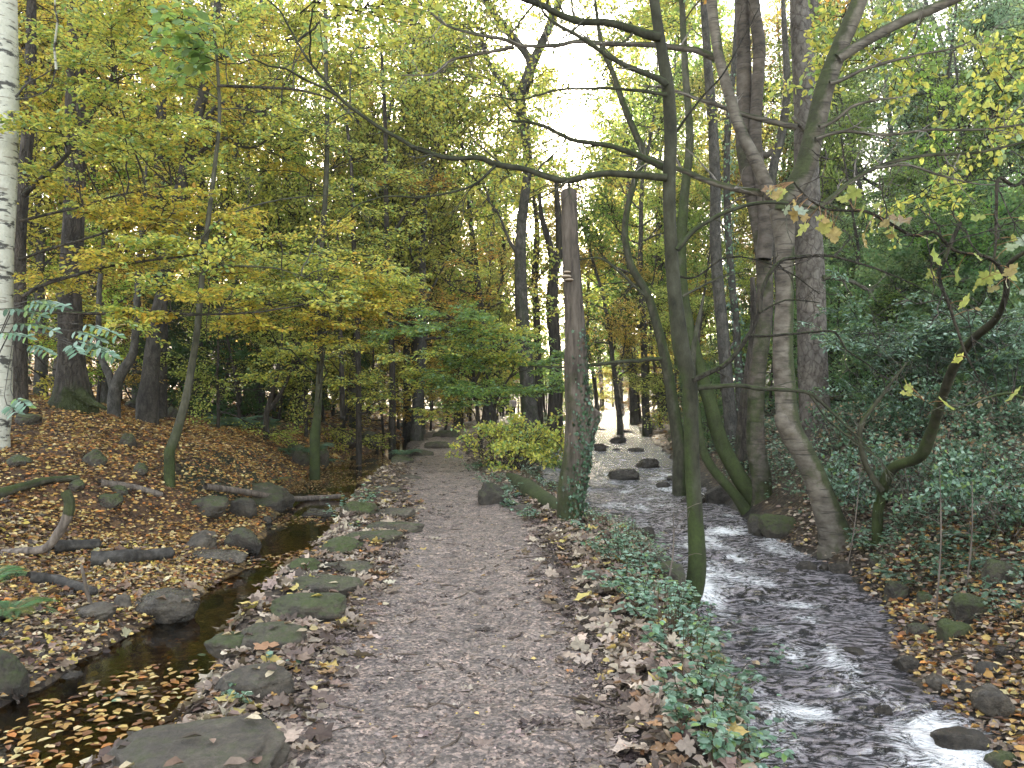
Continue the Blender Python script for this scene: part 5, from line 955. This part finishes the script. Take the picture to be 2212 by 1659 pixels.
# stones edge and both path margins
pe=lambda x,y:path_c(y)+path_w(y); pl=lambda x,y:path_c(y)-path_w(y)
mg=lambda x,y:((x>leat_c(y)+leat_w(y)+.1)&(x<pl(x,y)+.25))*(.55+.45*ss(-.2,.3,fbm(x*2,y*2,0,92)))*np.where(x>pl(x,y),.5,1)
mr=lambda x,y:((x>pe(x,y)-.25)&(x<str_l(y)-.1))*(.55+.45*ss(-.2,.3,fbm(x*2,y*2,0,93)))*np.where(x<pe(x,y)+.05,.14,1)*np.where(x>pe(x,y)+.5,.6,1)
drop(26000,(-4,0),(2.6,20),mg,(.035,.08),'brown','oval',.3,.02,1.3)
drop(6000,(-4,0),(2.6,12),mg,(.07,.14),'brown','maple',.28,.03,1.2)
drop(2500,(-4,0),(2.6,14),mg,(.04,.075),'litter','oval',.35,.03,1.2)
drop(30000,(-1,3.2),(2.6,20),mr,(.035,.08),'brown','oval',.3,.02,1.3)
drop(12000,(-1,3.2),(2.6,12),mr,(.06,.13),'brown','maple',.38,.035,1.1)
drop(5000,(-1,3.2),(2.6,14),mr,(.05,.10),'brown','curl',.4,.03,1.1)
drop(1500,(-1,3.2),(2.6,14),mr,(.04,.075),'litter','oval',.35,.03,1.2)
drop(16000,(-3,4),(14,45),lambda x,y:((x>pe(x,y)-.15)&(x<str_l(y))|((x>leat_c(y)+leat_w(y))&(x<pl(x,y)+.15))),(.06,.11),'brown','dia',.3,.02,1.2)
# path: trodden flat bits and a few fresh ones
on=lambda x,y:((x>pl(x,y)-.05)&(x<pe(x,y)+.05))
edgew=lambda x,y:np.clip(.35+.9*(np.abs(x-path_c(y))/path_w(y))**2,0,1)
drop(60000,(-4,1),(2.6,30),lambda x,y:on(x,y)*edgew(x,y)*.9,(.012,.045),'pathbit','dia',.22,.014,1.6)
drop(150000,(-2,1),(2.6,12),lambda x,y:on(x,y)*.9,(.008,.024),'pathbit','dia',.30,.012,1.3)
drop(9000,(-4,1),(2.6,22),lambda x,y:on(x,y)*edgew(x,y)*.6,(.05,.11),'pathbit','maple',.10,.012,1.4)
drop(5200,(-4,1),(2.6,28),lambda x,y:on(x,y)*edgew(x,y)*.6,(.03,.06),'brown','oval',.18,.016,1.4)
drop(420,(-4,1),(2.6,20),lambda x,y:on(x,y)*.6,(.03,.055),'litter','oval',.15,.02,1.4)
# far bank and beach
bch=lambda x,y:((x>str_r(y)-.02)&(x<str_r(y)+1.6+np.maximum(0,9-y)*.2))*np.where(y<9,1,.75)
drop(26000,(2.5,8),(3,12),bch,(.04,.09),'brown','oval',.4,.025,1.0)
drop(12000,(2.5,8),(3,10),lambda x,y:bch(x,y)*(y<9),(.04,.09),'litter','curl',.4,.03,1.0)
drop(26000,(3,16),(7,26),lambda x,y:(x>str_r(y)+.1)*.25,(.05,.10),'brown','oval',.4,.03,1.2)
drop(26000,(3,40),(24,75),lambda x,y:(x>str_r(y)+.05)*.8,(.10,.2),'brown','dia',.4,.03,1.1)
# leaves drifted on the channel and a few in the stream margin
wat=lambda x,y:((np.abs(x-leat_c(y))<leat_w(y)*.98)&(fbm(x*1.6,y*1.0,0,94)>.10-.35*ss(5.4,4.2,y)-.25*ss(14,17,y)))
x,y=scatter(26000,(-5.5,-1.5),(2.8,26),lambda x,y:wat(x,y)*.75,rng,1.3); s=rng.uniform(.035,.075,len(x)); p=np.stack([x,y,LZ+rng.uniform(.004,.012,len(x))],1); a=rng.uniform(0,6.28,len(x)); leaves(g,p,np.stack([np.cos(a),np.sin(a),0*a],1),np.tile([0,0,1.],(len(x),1))+rng.normal(0,.05,(len(x),3)),s,pick('litter',len(x),rng),'oval',rng)
x,y=scatter(7000,(-5.5,-1.5),(2.8,14),lambda x,y:(np.abs(x-leat_c(y))<leat_w(y)*.98)*(.25+.5*(y<5)),rng,1.2); z=H(x,y)+.01; s=rng.uniform(.035,.075,len(x)); a=rng.uniform(0,6.28,len(x)); leaves(g,np.stack([x,y,np.minimum(z,LZ-.02)],1),np.stack([np.cos(a),np.sin(a),0*a],1),np.tile([0,0,1.],(len(x),1)),s,pick('litter',len(x),rng),'oval',rng)
rt=np.concatenate(ROCKTOPS); n=len(rt); leaves(g,rt+[0,0,.008],rng.normal(0,1,(n,3))*[1,1,.05],np.tile([0,0,1.],(n,1))+rng.normal(0,.15,(n,3)),rng.uniform(.045,.095,n),pick('wetlit',n,rng),'maple' if False else 'curl',rng)
tag(g.build('fallen_leaves',M['litter']),'fallen autumn leaves carpeting the ground and floating on the channel','fallen leaves',kind='stuff')
# small twigs on the ground
g=MB()
for i in range(900):
    z0=rng.random(); y=3+22*rng.random()**1.6
    x=rng.uniform(-.75,.75)*y
    if (x>str_l(y)-.1 and x<str_r(y)+.1): continue
    a=rng.uniform(0,3.14); L=rng.uniform(.06,.45); 
    if path_c(y)-path_w(y)<x<path_c(y)+path_w(y): L*=.4
    q=np.array([[x,y],[x+math.cos(a)*L/2,y+math.sin(a)*L/2],[x+math.cos(a+.3)*L,y+math.sin(a+.3)*L]]); q=np.c_[q,H(q[:,0],q[:,1])+.022]; tube(g,smooth_line(q,5),rng.uniform(.0025,.007),5,(.7,.65,.6))
tag(g.build('twig_litter',M['bark_dead']),'small fallen twigs scattered over the woodland ground','twigs',kind='stuff')
# ------------------------------------------------------------------ ivy and bramble carpet on the far bank, plus verge
def carpet(name,n,xr,yr,dens,size,pal,shape,hgt,label,cat,ypow=1.2,mat='leaf_gloss',stems=0):
    g=MB(); x,y=scatter(n,xr,yr,dens,rng,ypow); m=len(x); hh=hgt*(.35+.65*ss(-.5,.5,fbm(x*1.1,y*1.1,0,95)))*rng.random(m)**.7
    p=np.stack([x,y,H(x,y)+.02+hh],1); a=rng.uniform(0,6.28,m); d=np.stack([np.cos(a),np.sin(a),rng.normal(-.25,.25,m)],1); nr=np.stack([rng.normal(0,.45,m),rng.normal(-.25,.45,m),np.ones(m)],1)
    s=rng.uniform(size[0],size[1],m)*(1+np.maximum(y-10,0)*.03); leaves(g,p,d,nr,s,pick(pal,m,rng),shape,rng)
    k=rng.permutation(m)[:stems]
    if len(k): add_segs(g,np.stack([x[k],y[k],H(x[k],y[k])],1),p[k],np.full(len(k),.003),np.full(len(k),.002),(.10,.07,.04))
    tag(g.build(name,M[mat]),label,cat,kind='stuff')
carpet('ivy_carpet',190000,(3.5,20),(4.5,28),lambda x,y:ss(.15,.8,x-str_r(y)-.42*ss(8.5,6.0,y))*(.45+.55*ss(-.25,.25,fbm(x*.9,y*.9,0,96))),(.03,.065),'under','ivy',.50,'ivy and bramble leaves carpeting the far stream bank','ivy',1.1,stems=9000)
carpet('verge_undergrowth',17000,(.2,2.4),(3.2,20),lambda x,y:ss(path_c(y)+path_w(y)+.35,path_c(y)+path_w(y)+.75,x)*(x<str_l(y)-.02)*(.35+.65*ss(-.3,.2,fbm(x*2.2,y*1.6,0,97))),(.022,.05),'blue','oval',.20,'low green plants creeping along the verge above the stream','ground plants',1.1,stems=2500)
carpet('nettle_patch',26000,(7,30),(13,34),lambda x,y:(x>str_r(y)+3)*ss(.0,.3,fbm(x*.3,y*.3,0,31)+.3),(.06,.11),'green','dia',.35,'dull green ground plants spread under the shaded thicket','ground plants',1.1,mat='leaf')
# verge plants: each a clump of its own
def plant(u,v,r,h,n,label,pal='under',seed=0,shape='oval',ls=(.024,.055),group='leafy plants on the verge between path and stream',name='verge_plant',cat='plant',mat='leaf_gloss'):
    c=G(u,v) if not isinstance(u,np.ndarray) else u; rg=np.random.default_rng(seed+int(c[0]*50+c[1]*91)); root=empty(name,c,label,cat,group); st_,lf=MB(),MB(); O=[];Dd=[];Nn=[]
    n=int(n*1.8); ns=max(5,n//9)
    for i in range(ns):
        a=rg.uniform(0,6.28); rr_=r*math.sqrt(rg.random()); b=c+[rr_*math.cos(a)*.7,rr_*math.sin(a)*.7,0]; b[2]=float(H(b[0],b[1]))
        l=wander(b,(math.cos(a)*.6+rg.normal(0,.2),math.sin(a)*.6+rg.normal(0,.2),1.0),h*rg.uniform(.5,1.3),7,rg,.16,-.07); tube(st_,l,np.linspace(.004,.0015,7),4,(.35,.40,.2))
        for j in range(n//ns):
            k=rg.integers(2,7); a2=rg.uniform(0,6.28); d=np.array([math.cos(a2),math.sin(a2),rg.normal(-.1,.2)])
            for q in (-.7,0,.7):
                O.append(l[k]+d*.012); ca,sa=math.cos(q),math.sin(q); Dd.append(np.array([d[0]*ca-d[1]*sa,d[0]*sa+d[1]*ca,d[2]])); Nn.append(np.array([rg.normal(0,.25),rg.normal(-.2,.25),1]))
    O,Dd,Nn=map(np.array,(O,Dd,Nn)); s=rg.uniform(ls[0],ls[1],len(O)); leaves(lf,O,Dd,Nn,s,pick(pal,len(O),rg),shape,rg)
    st_.build('stems',M['bark_dead'],root,c); lf.build('leaves',M[mat],root,c); return root
VP=[(1350,1220,.3,.35,90,'bushy clump left of the wet black rock'),(1440,1330,.28,.34,80,'upright leafy clump against the mossy boulder'),(1500,1360,.3,.34,90,'thick pale clump behind the feathery fern'),(1560,1425,.28,.34,90,'tall leafy clump beside the leaning fern'),(1590,1480,.3,.34,90,'spreading clump hiding the stream edge'),(1520,1530,.25,.22,70,'low wide clump among large brown leaves'),(1630,1600,.3,.34,90,'lush clump above the bottom water'),(1590,1650,.28,.26,80,'leafy clump cut by the bottom of the picture'),(1700,1600,.2,.25,40,'sprigs hanging over the near ripples'),(1322,1205,.22,.30,40,'leafy sprig just right of the snag foot'),(1365,1180,.16,.38,22,'tall thin nettle like stem standing against the white water'),(1370,1235,.24,.30,60,'pale green clump beside the black wet rock'),(1345,1275,.2,.22,45,'low green clump creeping into dead leaves below the wet rock'),(1400,1300,.22,.26,60,'bluish leaved clump left of the curved tree foot'),(1425,1350,.25,.28,60,'dense clump just below the mossy boulder'),(1480,1400,.25,.28,60,'clump with small round leaves below the fern'),(1530,1460,.24,.30,60,'pale bramble clump halfway down the verge'),(1560,1520,.24,.28,60,'broad leaved clump above the orange leaf'),(1600,1570,.22,.26,55,'silvery green clump over the stream edge'),(1540,1610,.2,.2,45,'bottom clump nearest the path edge'),(1650,1640,.22,.24,50,'clump in the bottom corner by the water'),(1730,1655,.14,.2,20,'isolated sprig with a yellowing leaf over the ripples'),(1480,1500,.18,.16,35,'small ivy like clump among curled brown leaves')]
for i,q in enumerate(VP): plant(q[0],q[1],q[2],q[3],q[4],q[5],'under' if i in(0,3,5,10,16,22) else 'blue',i)
for i,q in enumerate([(1055,1045,.3,.3,60,'pale clump beside the path below the round bush'),(1030,1020,.26,.3,50,'grey green clump at the path bend'),(1090,1075,.28,.26,60,'clump trailing over the dark mossy rock'),(1120,1095,.2,.25,45,'small leaved clump at the end of the mossy ridge'),(1150,1120,.2,.2,40,'low creeping clump left of the snag foot'),(1260,1150,.15,.14,30,'tiny ivy patch at the snag foot'),(1075,1010,.24,.24,40,'dull green clump under the round bush')]): plant(*q[:6],'blue',40+i,group='pale plants along the far path edge')
for i,q in enumerate([(755,1108,.28,.34,60,'bramble sprig leaning from the stones over the channel'),(790,1080,.2,.25,30,'upper bramble sprig above the slabs'),(250,1560,.1,.14,14,'little weed growing on the near mossy stone'),(505,1525,.1,.1,14,'round leaved weed beside the grey stone block'),(600,1445,.1,.08,10,'tiny clover like weed among brown leaves'),(640,1210,.07,.1,8,'seedling at the channel edge by the wedge stone'),(760,1140,.08,.1,8,'weed between the kerb slabs')]): plant(*q[:6],'blue',60+i,group='weeds between the kerb stones')
for i,q in enumerate([(1960,1240,.35,.4,130,'pale bramble above the dark pool'),(1900,1180,.3,.32,150,'ivy bramble mass near the pale tree foot'),(2060,1220,.35,.35,150,'bramble right of the tall thin stem'),(2150,1150,.35,.4,150,'bramble high at the right edge'),(2000,1130,.35,.4,150,'bramble under the leaning sycamore'),(2180,1050,.5,.5,90,'tall bramble bank at the right edge'),(2020,1040,.5,.45,80,'bramble mound behind the leaning sycamore'),(1880,1080,.4,.4,80,'bramble mound beside the scaly trunk'),(2190,1330,.25,.3,50,'dark bramble by the beach mound'),(1850,960,.5,.7,80,'ivy hummock right of the scaly trunk')]): plant(*q[:6],'blue' if i%2 else 'under',80+i,group='bramble clumps on the far bank')
for i,(u,v,y,r,lb) in enumerate([(1905,1040,10.5,.8,'tangled grey green bramble bush between the pale tree and the leaning sycamore'),(2060,1090,9.3,.8,'tangled bramble bush rising from the ivy right of the leaning sycamore'),(2170,1130,8.4,.75,'big bramble bush at the right edge above the ferns'),(2150,990,11.5,1.0,'tall bramble bush behind the others at the right edge'),(1985,1000,12.5,.9,'low bramble bush under the elder shrub'),(1850,1010,12.5,.7,'bramble bush beside the foot of the scaly trunk')]):
    c=np.array([(u-CX)*y/F,y,0]); c[2]=float(H(c[0],c[1])); T=Tree('bramble_bush',lb,'bush',[c,c+[.02,0,.25],c+[.05,0,.5]],y,[.03,.02,.01],'bark_dead',px=False,n=8,seed=300+i,group='bramble bushes on the far bank')
    for j in range(26): l=wander(c+rng.normal(0,.25*r,3)*[1,1,0],(rng.normal(0,.8),rng.normal(0,.7),.9),1.1*r,12,rng,.22,-.05); tube(T.tw,l,np.linspace(.008,.002,12),4); T.lines.append(l)
    T.clump(c[0],c[1],c[2]+.42*r,(r,r*.8,.38*r),int(95*r),'under' if i%2 else 'blue','ball',.055,'oval',.38,.85,xyz=True,per=5); T.done('leaf_gloss')
# elder shrub with pale leaves in the right thicket, rowan sprig by the birch
for u,v,y,n,lb,pal,rad in ((2010,880,12.5,300,'pale blue green elder shrub glowing against the dark thicket','blue',(1.9,1.2,.65)),(2180,820,11.5,150,'second pale elder shrub at the right edge behind the leaning sycamore','blue',(1.1,1.0,.6))):
    c=np.array([(u-CX)*y/F,y,0]); c[2]=float(H(c[0],c[1])); T=Tree('elder_shrub',lb,'shrub',[c,c+[.05,0,.6],c+[.1,0,1.2]],y,[.05,.04,.02],'bark_grey',px=False,n=8,seed=u,group='elder shrubs across the stream')
    for i in range(14): l=wander(c,(rng.normal(0,.5),rng.normal(0,.3),1),1.9,12,rng,.12); tube(T.tw,l,np.linspace(.014,.004,12),5); T.lines.append(l)
    q=P(u+10,730,y); T.clump(q[0],q[1],q[2],rad,n,pal,'flat',.08,'long',.45,.9,xyz=True,per=6); T.done('leaf_gloss')
def pinnate(mb,tw,base,d,L,npair,ls,pal,rg,droop=.25):
    d=unit(np.array(d,float)); side=unit(np.cross(d,[0,0,1])); pts=[base+d*L*t+np.array([0,0,-droop*L*t*t]) for t in np.linspace(0,1,npair+1)]; tube(tw,np.array(pts),np.linspace(.003,.001,npair+1),4,(.5,.45,.2))
    O=[];D_=[];N_=[]
    for i in range(1,npair+1):
        for s_ in(-1,1): O.append(pts[i]);D_.append(side*s_*np.array([1,.4,1])+d*.35+[0,0,-.45-.2*s_]);N_.append(np.array([0,-1.1,.8])+rg.normal(0,.2,3))
    O.append(pts[-1]);D_.append(d);N_.append(np.array([0,-1,1.])); O,D_,N_=map(np.array,(O,D_,N_)); leaves(mb,O,D_,N_,ls*rg.uniform(.85,1.1,len(O)),pick(pal,len(O),rg,.08),'long',rg)
g,tw=MB(),MB(); rg=np.random.default_rng(12); c=G(-60,1000); root=empty('rowan_sapling',c,'young rowan with pale blue green paired leaflets reaching in at the left edge','tree'); 
stem=smooth_line(np.array([c,P(-50,820,6.2),P(-30,700,6.0),P(-15,640,5.9)]),20); tube(tw,stem,np.linspace(.02,.008,20),7)
for u,v,du,L in ((0,668,1,.34),(60,650,1,.30),(20,700,1,.36),(-5,720,.8,.25),(50,660,.6,.3)): tube(tw,smooth_line(np.array([stem[14],P(u-20,v-6,5.7),P(u,v,5.6)]),6),.004,4); pinnate(g,tw,P(u,v,5.6),(du,-.2,.12),L,6,.075,'blue',rg)
br=smooth_line(np.array([stem[12],P(40,690,5.7),P(100,710,5.6),P(150,735,5.6)]),12); tube(tw,br,np.linspace(.007,.003,12),5)
for u,v,dx,L in ((150,715,1,.28),(150,735,1,.36),(165,745,.9,.34),(150,745,.3,.26),(195,755,1,.22),(170,700,1,.35),(60,745,.7,.22),(30,860,.5,.2),(15,875,.4,.18)): tube(tw,smooth_line(np.array([br[8],P(u-8,v-2,5.6),P(u,v,5.55)]),5),.003,4); pinnate(g,tw,P(u,v,5.55),(dx,-.35,.0),L,5,.072,'blue',rg)
tw.build('stem',M['bark_grey'],root,c); g.build('leaves',M['leaf_gloss'],root,c)
# ferns
def fern(u,v,L,nf,label,pal='bfern',seed=0,group='ferns',up=.9,c=None):
    c=G(u,v) if c is None else c; L=L*max(1,c[1]/11.5)*.9; rg=np.random.default_rng(seed+7); root=empty('fern',c,label,'fern',group); g=MB()
    for i in range(nf):
        a=i/nf*6.283+rg.normal(0,.25); L_=L*rg.uniform(.7,1.1); d=np.array([math.cos(a),math.sin(a),up*rg.uniform(.7,1.3)]); d=unit(d); m=16
        t=np.linspace(0,1,m); pts=c+d[None]*L_*t[:,None]+np.array([0,0,-1.])*(.55*L_*t**2)[:,None]; tube(g,pts,np.linspace(.004,.001,m),4,(.25,.22,.1),cap=False)
        T_=unit(np.gradient(pts,axis=0)); S=unit(np.cross(T_,[0,0,1.])); N_=np.cross(S,T_)
        rgb=pick(pal,1,rg)[0]
        for s_ in(-1,1):
            for k in range(2,m):
                for h in (0,.5):
                    f=(k+h)/m; 
                    if f>=1: continue
                    o=pts[k]+ (pts[min(k+1,m-1)]-pts[k])*h; ln=L_*.30*math.sin(min(1,(1-f)*1.35+.08)*1.5)*1.0
                    w=L_/(m*2)*.55; e=o+S[k]*s_*ln+T_[k]*ln*.25-np.array([0,0,ln*.15]); md=(o+e)/2
                    v4=np.array([o,md+T_[k]*w*.6+N_[k]*.004,e,md-T_[k]*w*.6+N_[k]*.004]); g.add(v4,(*np.clip(rgb*rg.uniform(.8,1.2),0,1),1),[(0,1,2,3)])
    g.build('fronds',M['leaf'],root,c); return root
gf='ferns along the channel bank'
for i,(u,v,L,nf,lb) in enumerate([(505,925,.85,14,'large grey green fern spilling over the leaf bank'),(560,930,.75,12,'fern right of the biggest one on the leaf bank'),(640,985,.65,14,'fern hanging above the dark hollow by the channel'),(680,975,.6,12,'fern beside the straight slim tree foot'),(470,905,.6,10,'small fern at the top of the eroded bank'),(700,1000,.4,9,'low fern near the channel pool'),(872,985,.45,10,'blue green fern on the dark kerb stone'),(600,1040,.35,8,'drooping fern at the foot of the eroded bank'),(820,1000,.3,7,'little fern on the far channel edge')]): fern(u,v,L,nf,lb,'bfern',i,gf)
fern(15,1330,.5,15,'bright green fern at the left edge above the shallows','fern',30,gf); fern(-25,1260,.6,14,'upper fern cut by the left edge','fern',31,gf)
fern(540,1322,.12,7,'tiny fern sprouting from the channel side stone','bfern',32,gf)
gf='ferns between path and stream'
for i,(u,v,L,nf,lb) in enumerate([(1045,1010,.42,9,'upright hart like fern at the path bend'),(1490,1375,.34,9,'feathery fern at the curved tree foot'),(1555,1440,.32,8,'yellow green fern leaning over the rapids'),(1500,1420,.3,8,'lower fern beside the leaning one'),(1100,1060,.35,8,'fern on the mossy ridge'),(1100,1095,.3,10,'grassy tuft like fern beside the path rock')]): fern(u,v,L,nf,lb,'fern' if i in(1,2,3) else 'bfern',50+i,gf)
gf='ferns on the far bank'
for i,(u,v,L,nf,lb) in enumerate([(2095,1165,.5,9,'pale fern high on the ivy bank'),(2040,1190,.42,9,'pale fern left of the highest one'),(1935,1245,.36,8,'fern hanging over the dark pool'),(1975,1262,.3,8,'small fern by the beach end of the ivy'),(2150,1225,.4,8,'fern at the right edge above the beach'),(1210,915,.8,10,'fern on the bank between the centre trunks')]): fern(u,v,L,nf,lb,'bfern',70+i,gf)
# thin brown stems standing on the bank
for i,(u0,v0,u1,v1,y,lb) in enumerate([(1668*1.2+20,1235,2030,1010,7.6,'tall thin brown stem rising from the ivy bank'),(1438,1270,1455,1105,6.7,'thin dead stalk with a curled leaf by the curved tree foot'),(2085,1230,2100,1040,7.7,'second thin stem near the right edge'),(1820,1190,1700+160,1000,9.4,'bare whippy stem beside the pale tree')]):
    g=MB(); a=P(u0,v0,y); b=P(u1,v1,y); a[2]=float(H(a[0],a[1]))-.02; l=smooth_line(np.array([a,(a+b)/2+[.03,0,0],b]),14); tube(g,l,np.linspace(.011,.003,14),6)
    for k in range(5): q=rng.integers(4,13); tube(g,wander(l[q],(rng.normal(0,1),rng.normal(0,.5),.8),.28,6,rng,.2),np.linspace(.004,.0015,6),4)
    tag(g.build('bare_sapling',M['bark_dead'],None,a),lb,'sapling',group='thin bare stems')
# ------------------------------------------------------------------ two walkers far down the path
def person(x,y,h,top,label,step=.16,seed=0):
    z=float(H(x,y)); root=empty('person',(x,y,z),label,'person'); s=h/1.72
    J=[(0,0,.95),(0,.01,1.12),(0,.02,1.32),(0,.02,1.46),(0,0,1.53),(0,-.02,1.62),(0,-.01,1.70), # pelvis..head 0-6
       (.09,0,.90),(.10,-step*.8,.50),(.10,-step,.09),(.10,-step-.12,.035),(-.09,0,.90),(-.10,step*.5,.50),(-.10,step*1.2,.12),(-.10,step*1.2-.12,.04),
       (.17,.02,1.40),(.23,.06,1.14),(.22,-.06,.92),(.22,-.10,.82),(-.17,.02,1.40),(-.23,-.02,1.14),(-.22,-.14,.96),(-.22,-.20,.88)]
    E=[(0,1),(1,2),(2,3),(3,4),(4,5),(5,6),(0,7),(7,8),(8,9),(9,10),(0,11),(11,12),(12,13),(13,14),(2,15),(15,16),(16,17),(17,18),(2,19),(19,20),(20,21),(21,22)]
    Rr=[.15,.135,.16,.07,.06,.10,.09,.095,.065,.045,.04,.095,.065,.045,.04,.07,.048,.035,.03,.07,.048,.035,.03]
    me=bpy.data.meshes.new('body'); me.from_pydata([tuple(c*s for c in j) for j in J],E,[]); me.materials.append(M['skin']); o=bpy.data.objects.new('body',me); col.objects.link(o); o.parent=root
    md=o.modifiers.new('skin','SKIN'); 
    if not me.skin_vertices: 
        bpy.context.view_layer.objects.active=o
    for v,r in zip(me.skin_vertices[0].data,Rr): v.radius=(r*s,r*s*.85)
    me.skin_vertices[0].data[0].use_root=True; ms=o.modifiers.new('sub','SUBSURF'); ms.levels=2; ms.render_levels=2
    def cloth(nm,chains,mat):
        g=MB()
        for ch in chains: p=np.array([J[i] for i,_ in ch])*s; r=np.array([q for _,q in ch])*s; l=smooth_line(np.c_[p,r],12); tube(g,l[:,:3],l[:,3],12,rough=.06,seed=seed)
        g.build(nm,mat,root,(0,0,0))
    cloth('jacket',[[(0,.185),(1,.18),(2,.195),(3,.10)],[(2,.10),(15,.095),(16,.07),(17,.055)],[(2,.10),(19,.095),(20,.07),(21,.055)]],M[top])
    cloth('trousers',[[(0,.17),(7,.125),(8,.09),(9,.065)],[(0,.17),(11,.125),(12,.09),(13,.065)]],M['black'])
    for a,b in((9,10),(13,14)): cloth('shoe',[[(a,.055),(b,.05)]],M['shoe'])
    g=MB(); V=JV*np.array([.108,.112,.115])*s+np.array(J[6])*s*[1,1,1]+[0,.025*s,-.02*s]; g.add(V[:],(1,1,1,0),None,JT); g.build('hair',M['hair'],root,(0,0,0))
    return root
person((1108-CX)*61/F,61,1.72,'pale','person in a pale pink jacket and dark trousers walking towards the camera')
person((1084-CX)*62/F,62,1.70,'navy','person in a navy coat walking beside the pale jacket',-.14,4)
# ------------------------------------------------------------------ air, light, camera
bpy.context.scene.world=w=bpy.data.worlds.new('World'); w.use_nodes=True; t=w.node_tree; t.nodes.clear(); n=N(t)
EL=math.radians(13.8); AZ=math.radians(-5.7)
sky=n('ShaderNodeTexSky',sky_type='NISHITA',sun_disc=False,sun_elevation=EL,sun_rotation=AZ,air_density=1.0,dust_density=1.5,ozone_density=1.0)
hs=n('ShaderNodeHueSaturation',{'Saturation':.55,'Color':sky.outputs[0]}); wm=n.mix(1.0,hs.outputs[0],(1.05,1.0,.93),'MULTIPLY')
bg=n('ShaderNodeBackground',{'Color':wm,'Strength':SKY}); o=n('ShaderNodeOutputWorld',{'Surface':bg.outputs[0]})
sd=bpy.data.lights.new('sun','SUN'); sd.energy=SUN; sd.angle=math.radians(.6); sd.color=(1,.84,.62); so=bpy.data.objects.new('sun',sd); col.objects.link(so)
dv=Vector((math.sin(AZ)*math.cos(EL),math.cos(AZ)*math.cos(EL),math.sin(EL))); so.rotation_euler=dv.to_track_quat('Z','Y').to_euler(); so.location=dv*50
if HAZE>0:
    g=MB(); x0,x1,y0,y1,z0,z1=-105,105,-14,192,-6,95; v=[(x,y,z) for x in(x0,x1) for y in(y0,y1) for z in(z0,z1)]; g.add(v,(1,1,1,1),[(0,1,3,2),(4,6,7,5),(0,4,5,1),(2,3,7,6),(0,2,6,4),(1,5,7,3)])
    m,t=nt('haze');n=N(t); vs=n('ShaderNodeVolumePrincipled',{'Color':(.93,.95,1,1),'Density':HAZE,'Anisotropy':.55}); n.out(None,vs.outputs[0]); M['haze']=m; tag(g.build('haze',m,smooth=False),'pale damp air between the trees','haze',kind='stuff')
cd=bpy.data.cameras.new('camera'); cam=bpy.data.objects.new('camera',cd); col.objects.link(cam); cam.location=(0,0,CZ); cam.rotation_euler=(math.radians(90),0,0)
cd.sensor_fit='HORIZONTAL'; cd.angle=2*math.atan(1106/F); cd.shift_y=(HZ-829.5)/2212; cd.clip_end=1000; cd.clip_start=.05
sc=bpy.context.scene; sc.camera=cam
sc.view_settings.view_transform='Standard'; sc.view_settings.look='None'; sc.view_settings.gamma=1; sc.view_settings.exposure=EXPO
sc.render.engine='CYCLES'; cy=sc.cycles; cy.max_bounces=9; cy.diffuse_bounces=5; cy.glossy_bounces=3; cy.transmission_bounces=6; cy.transparent_max_bounces=8; cy.volume_bounces=0; cy.use_denoising=True; cy.caustics_reflective=False; cy.caustics_refractive=False; cy.sample_clamp_indirect=6
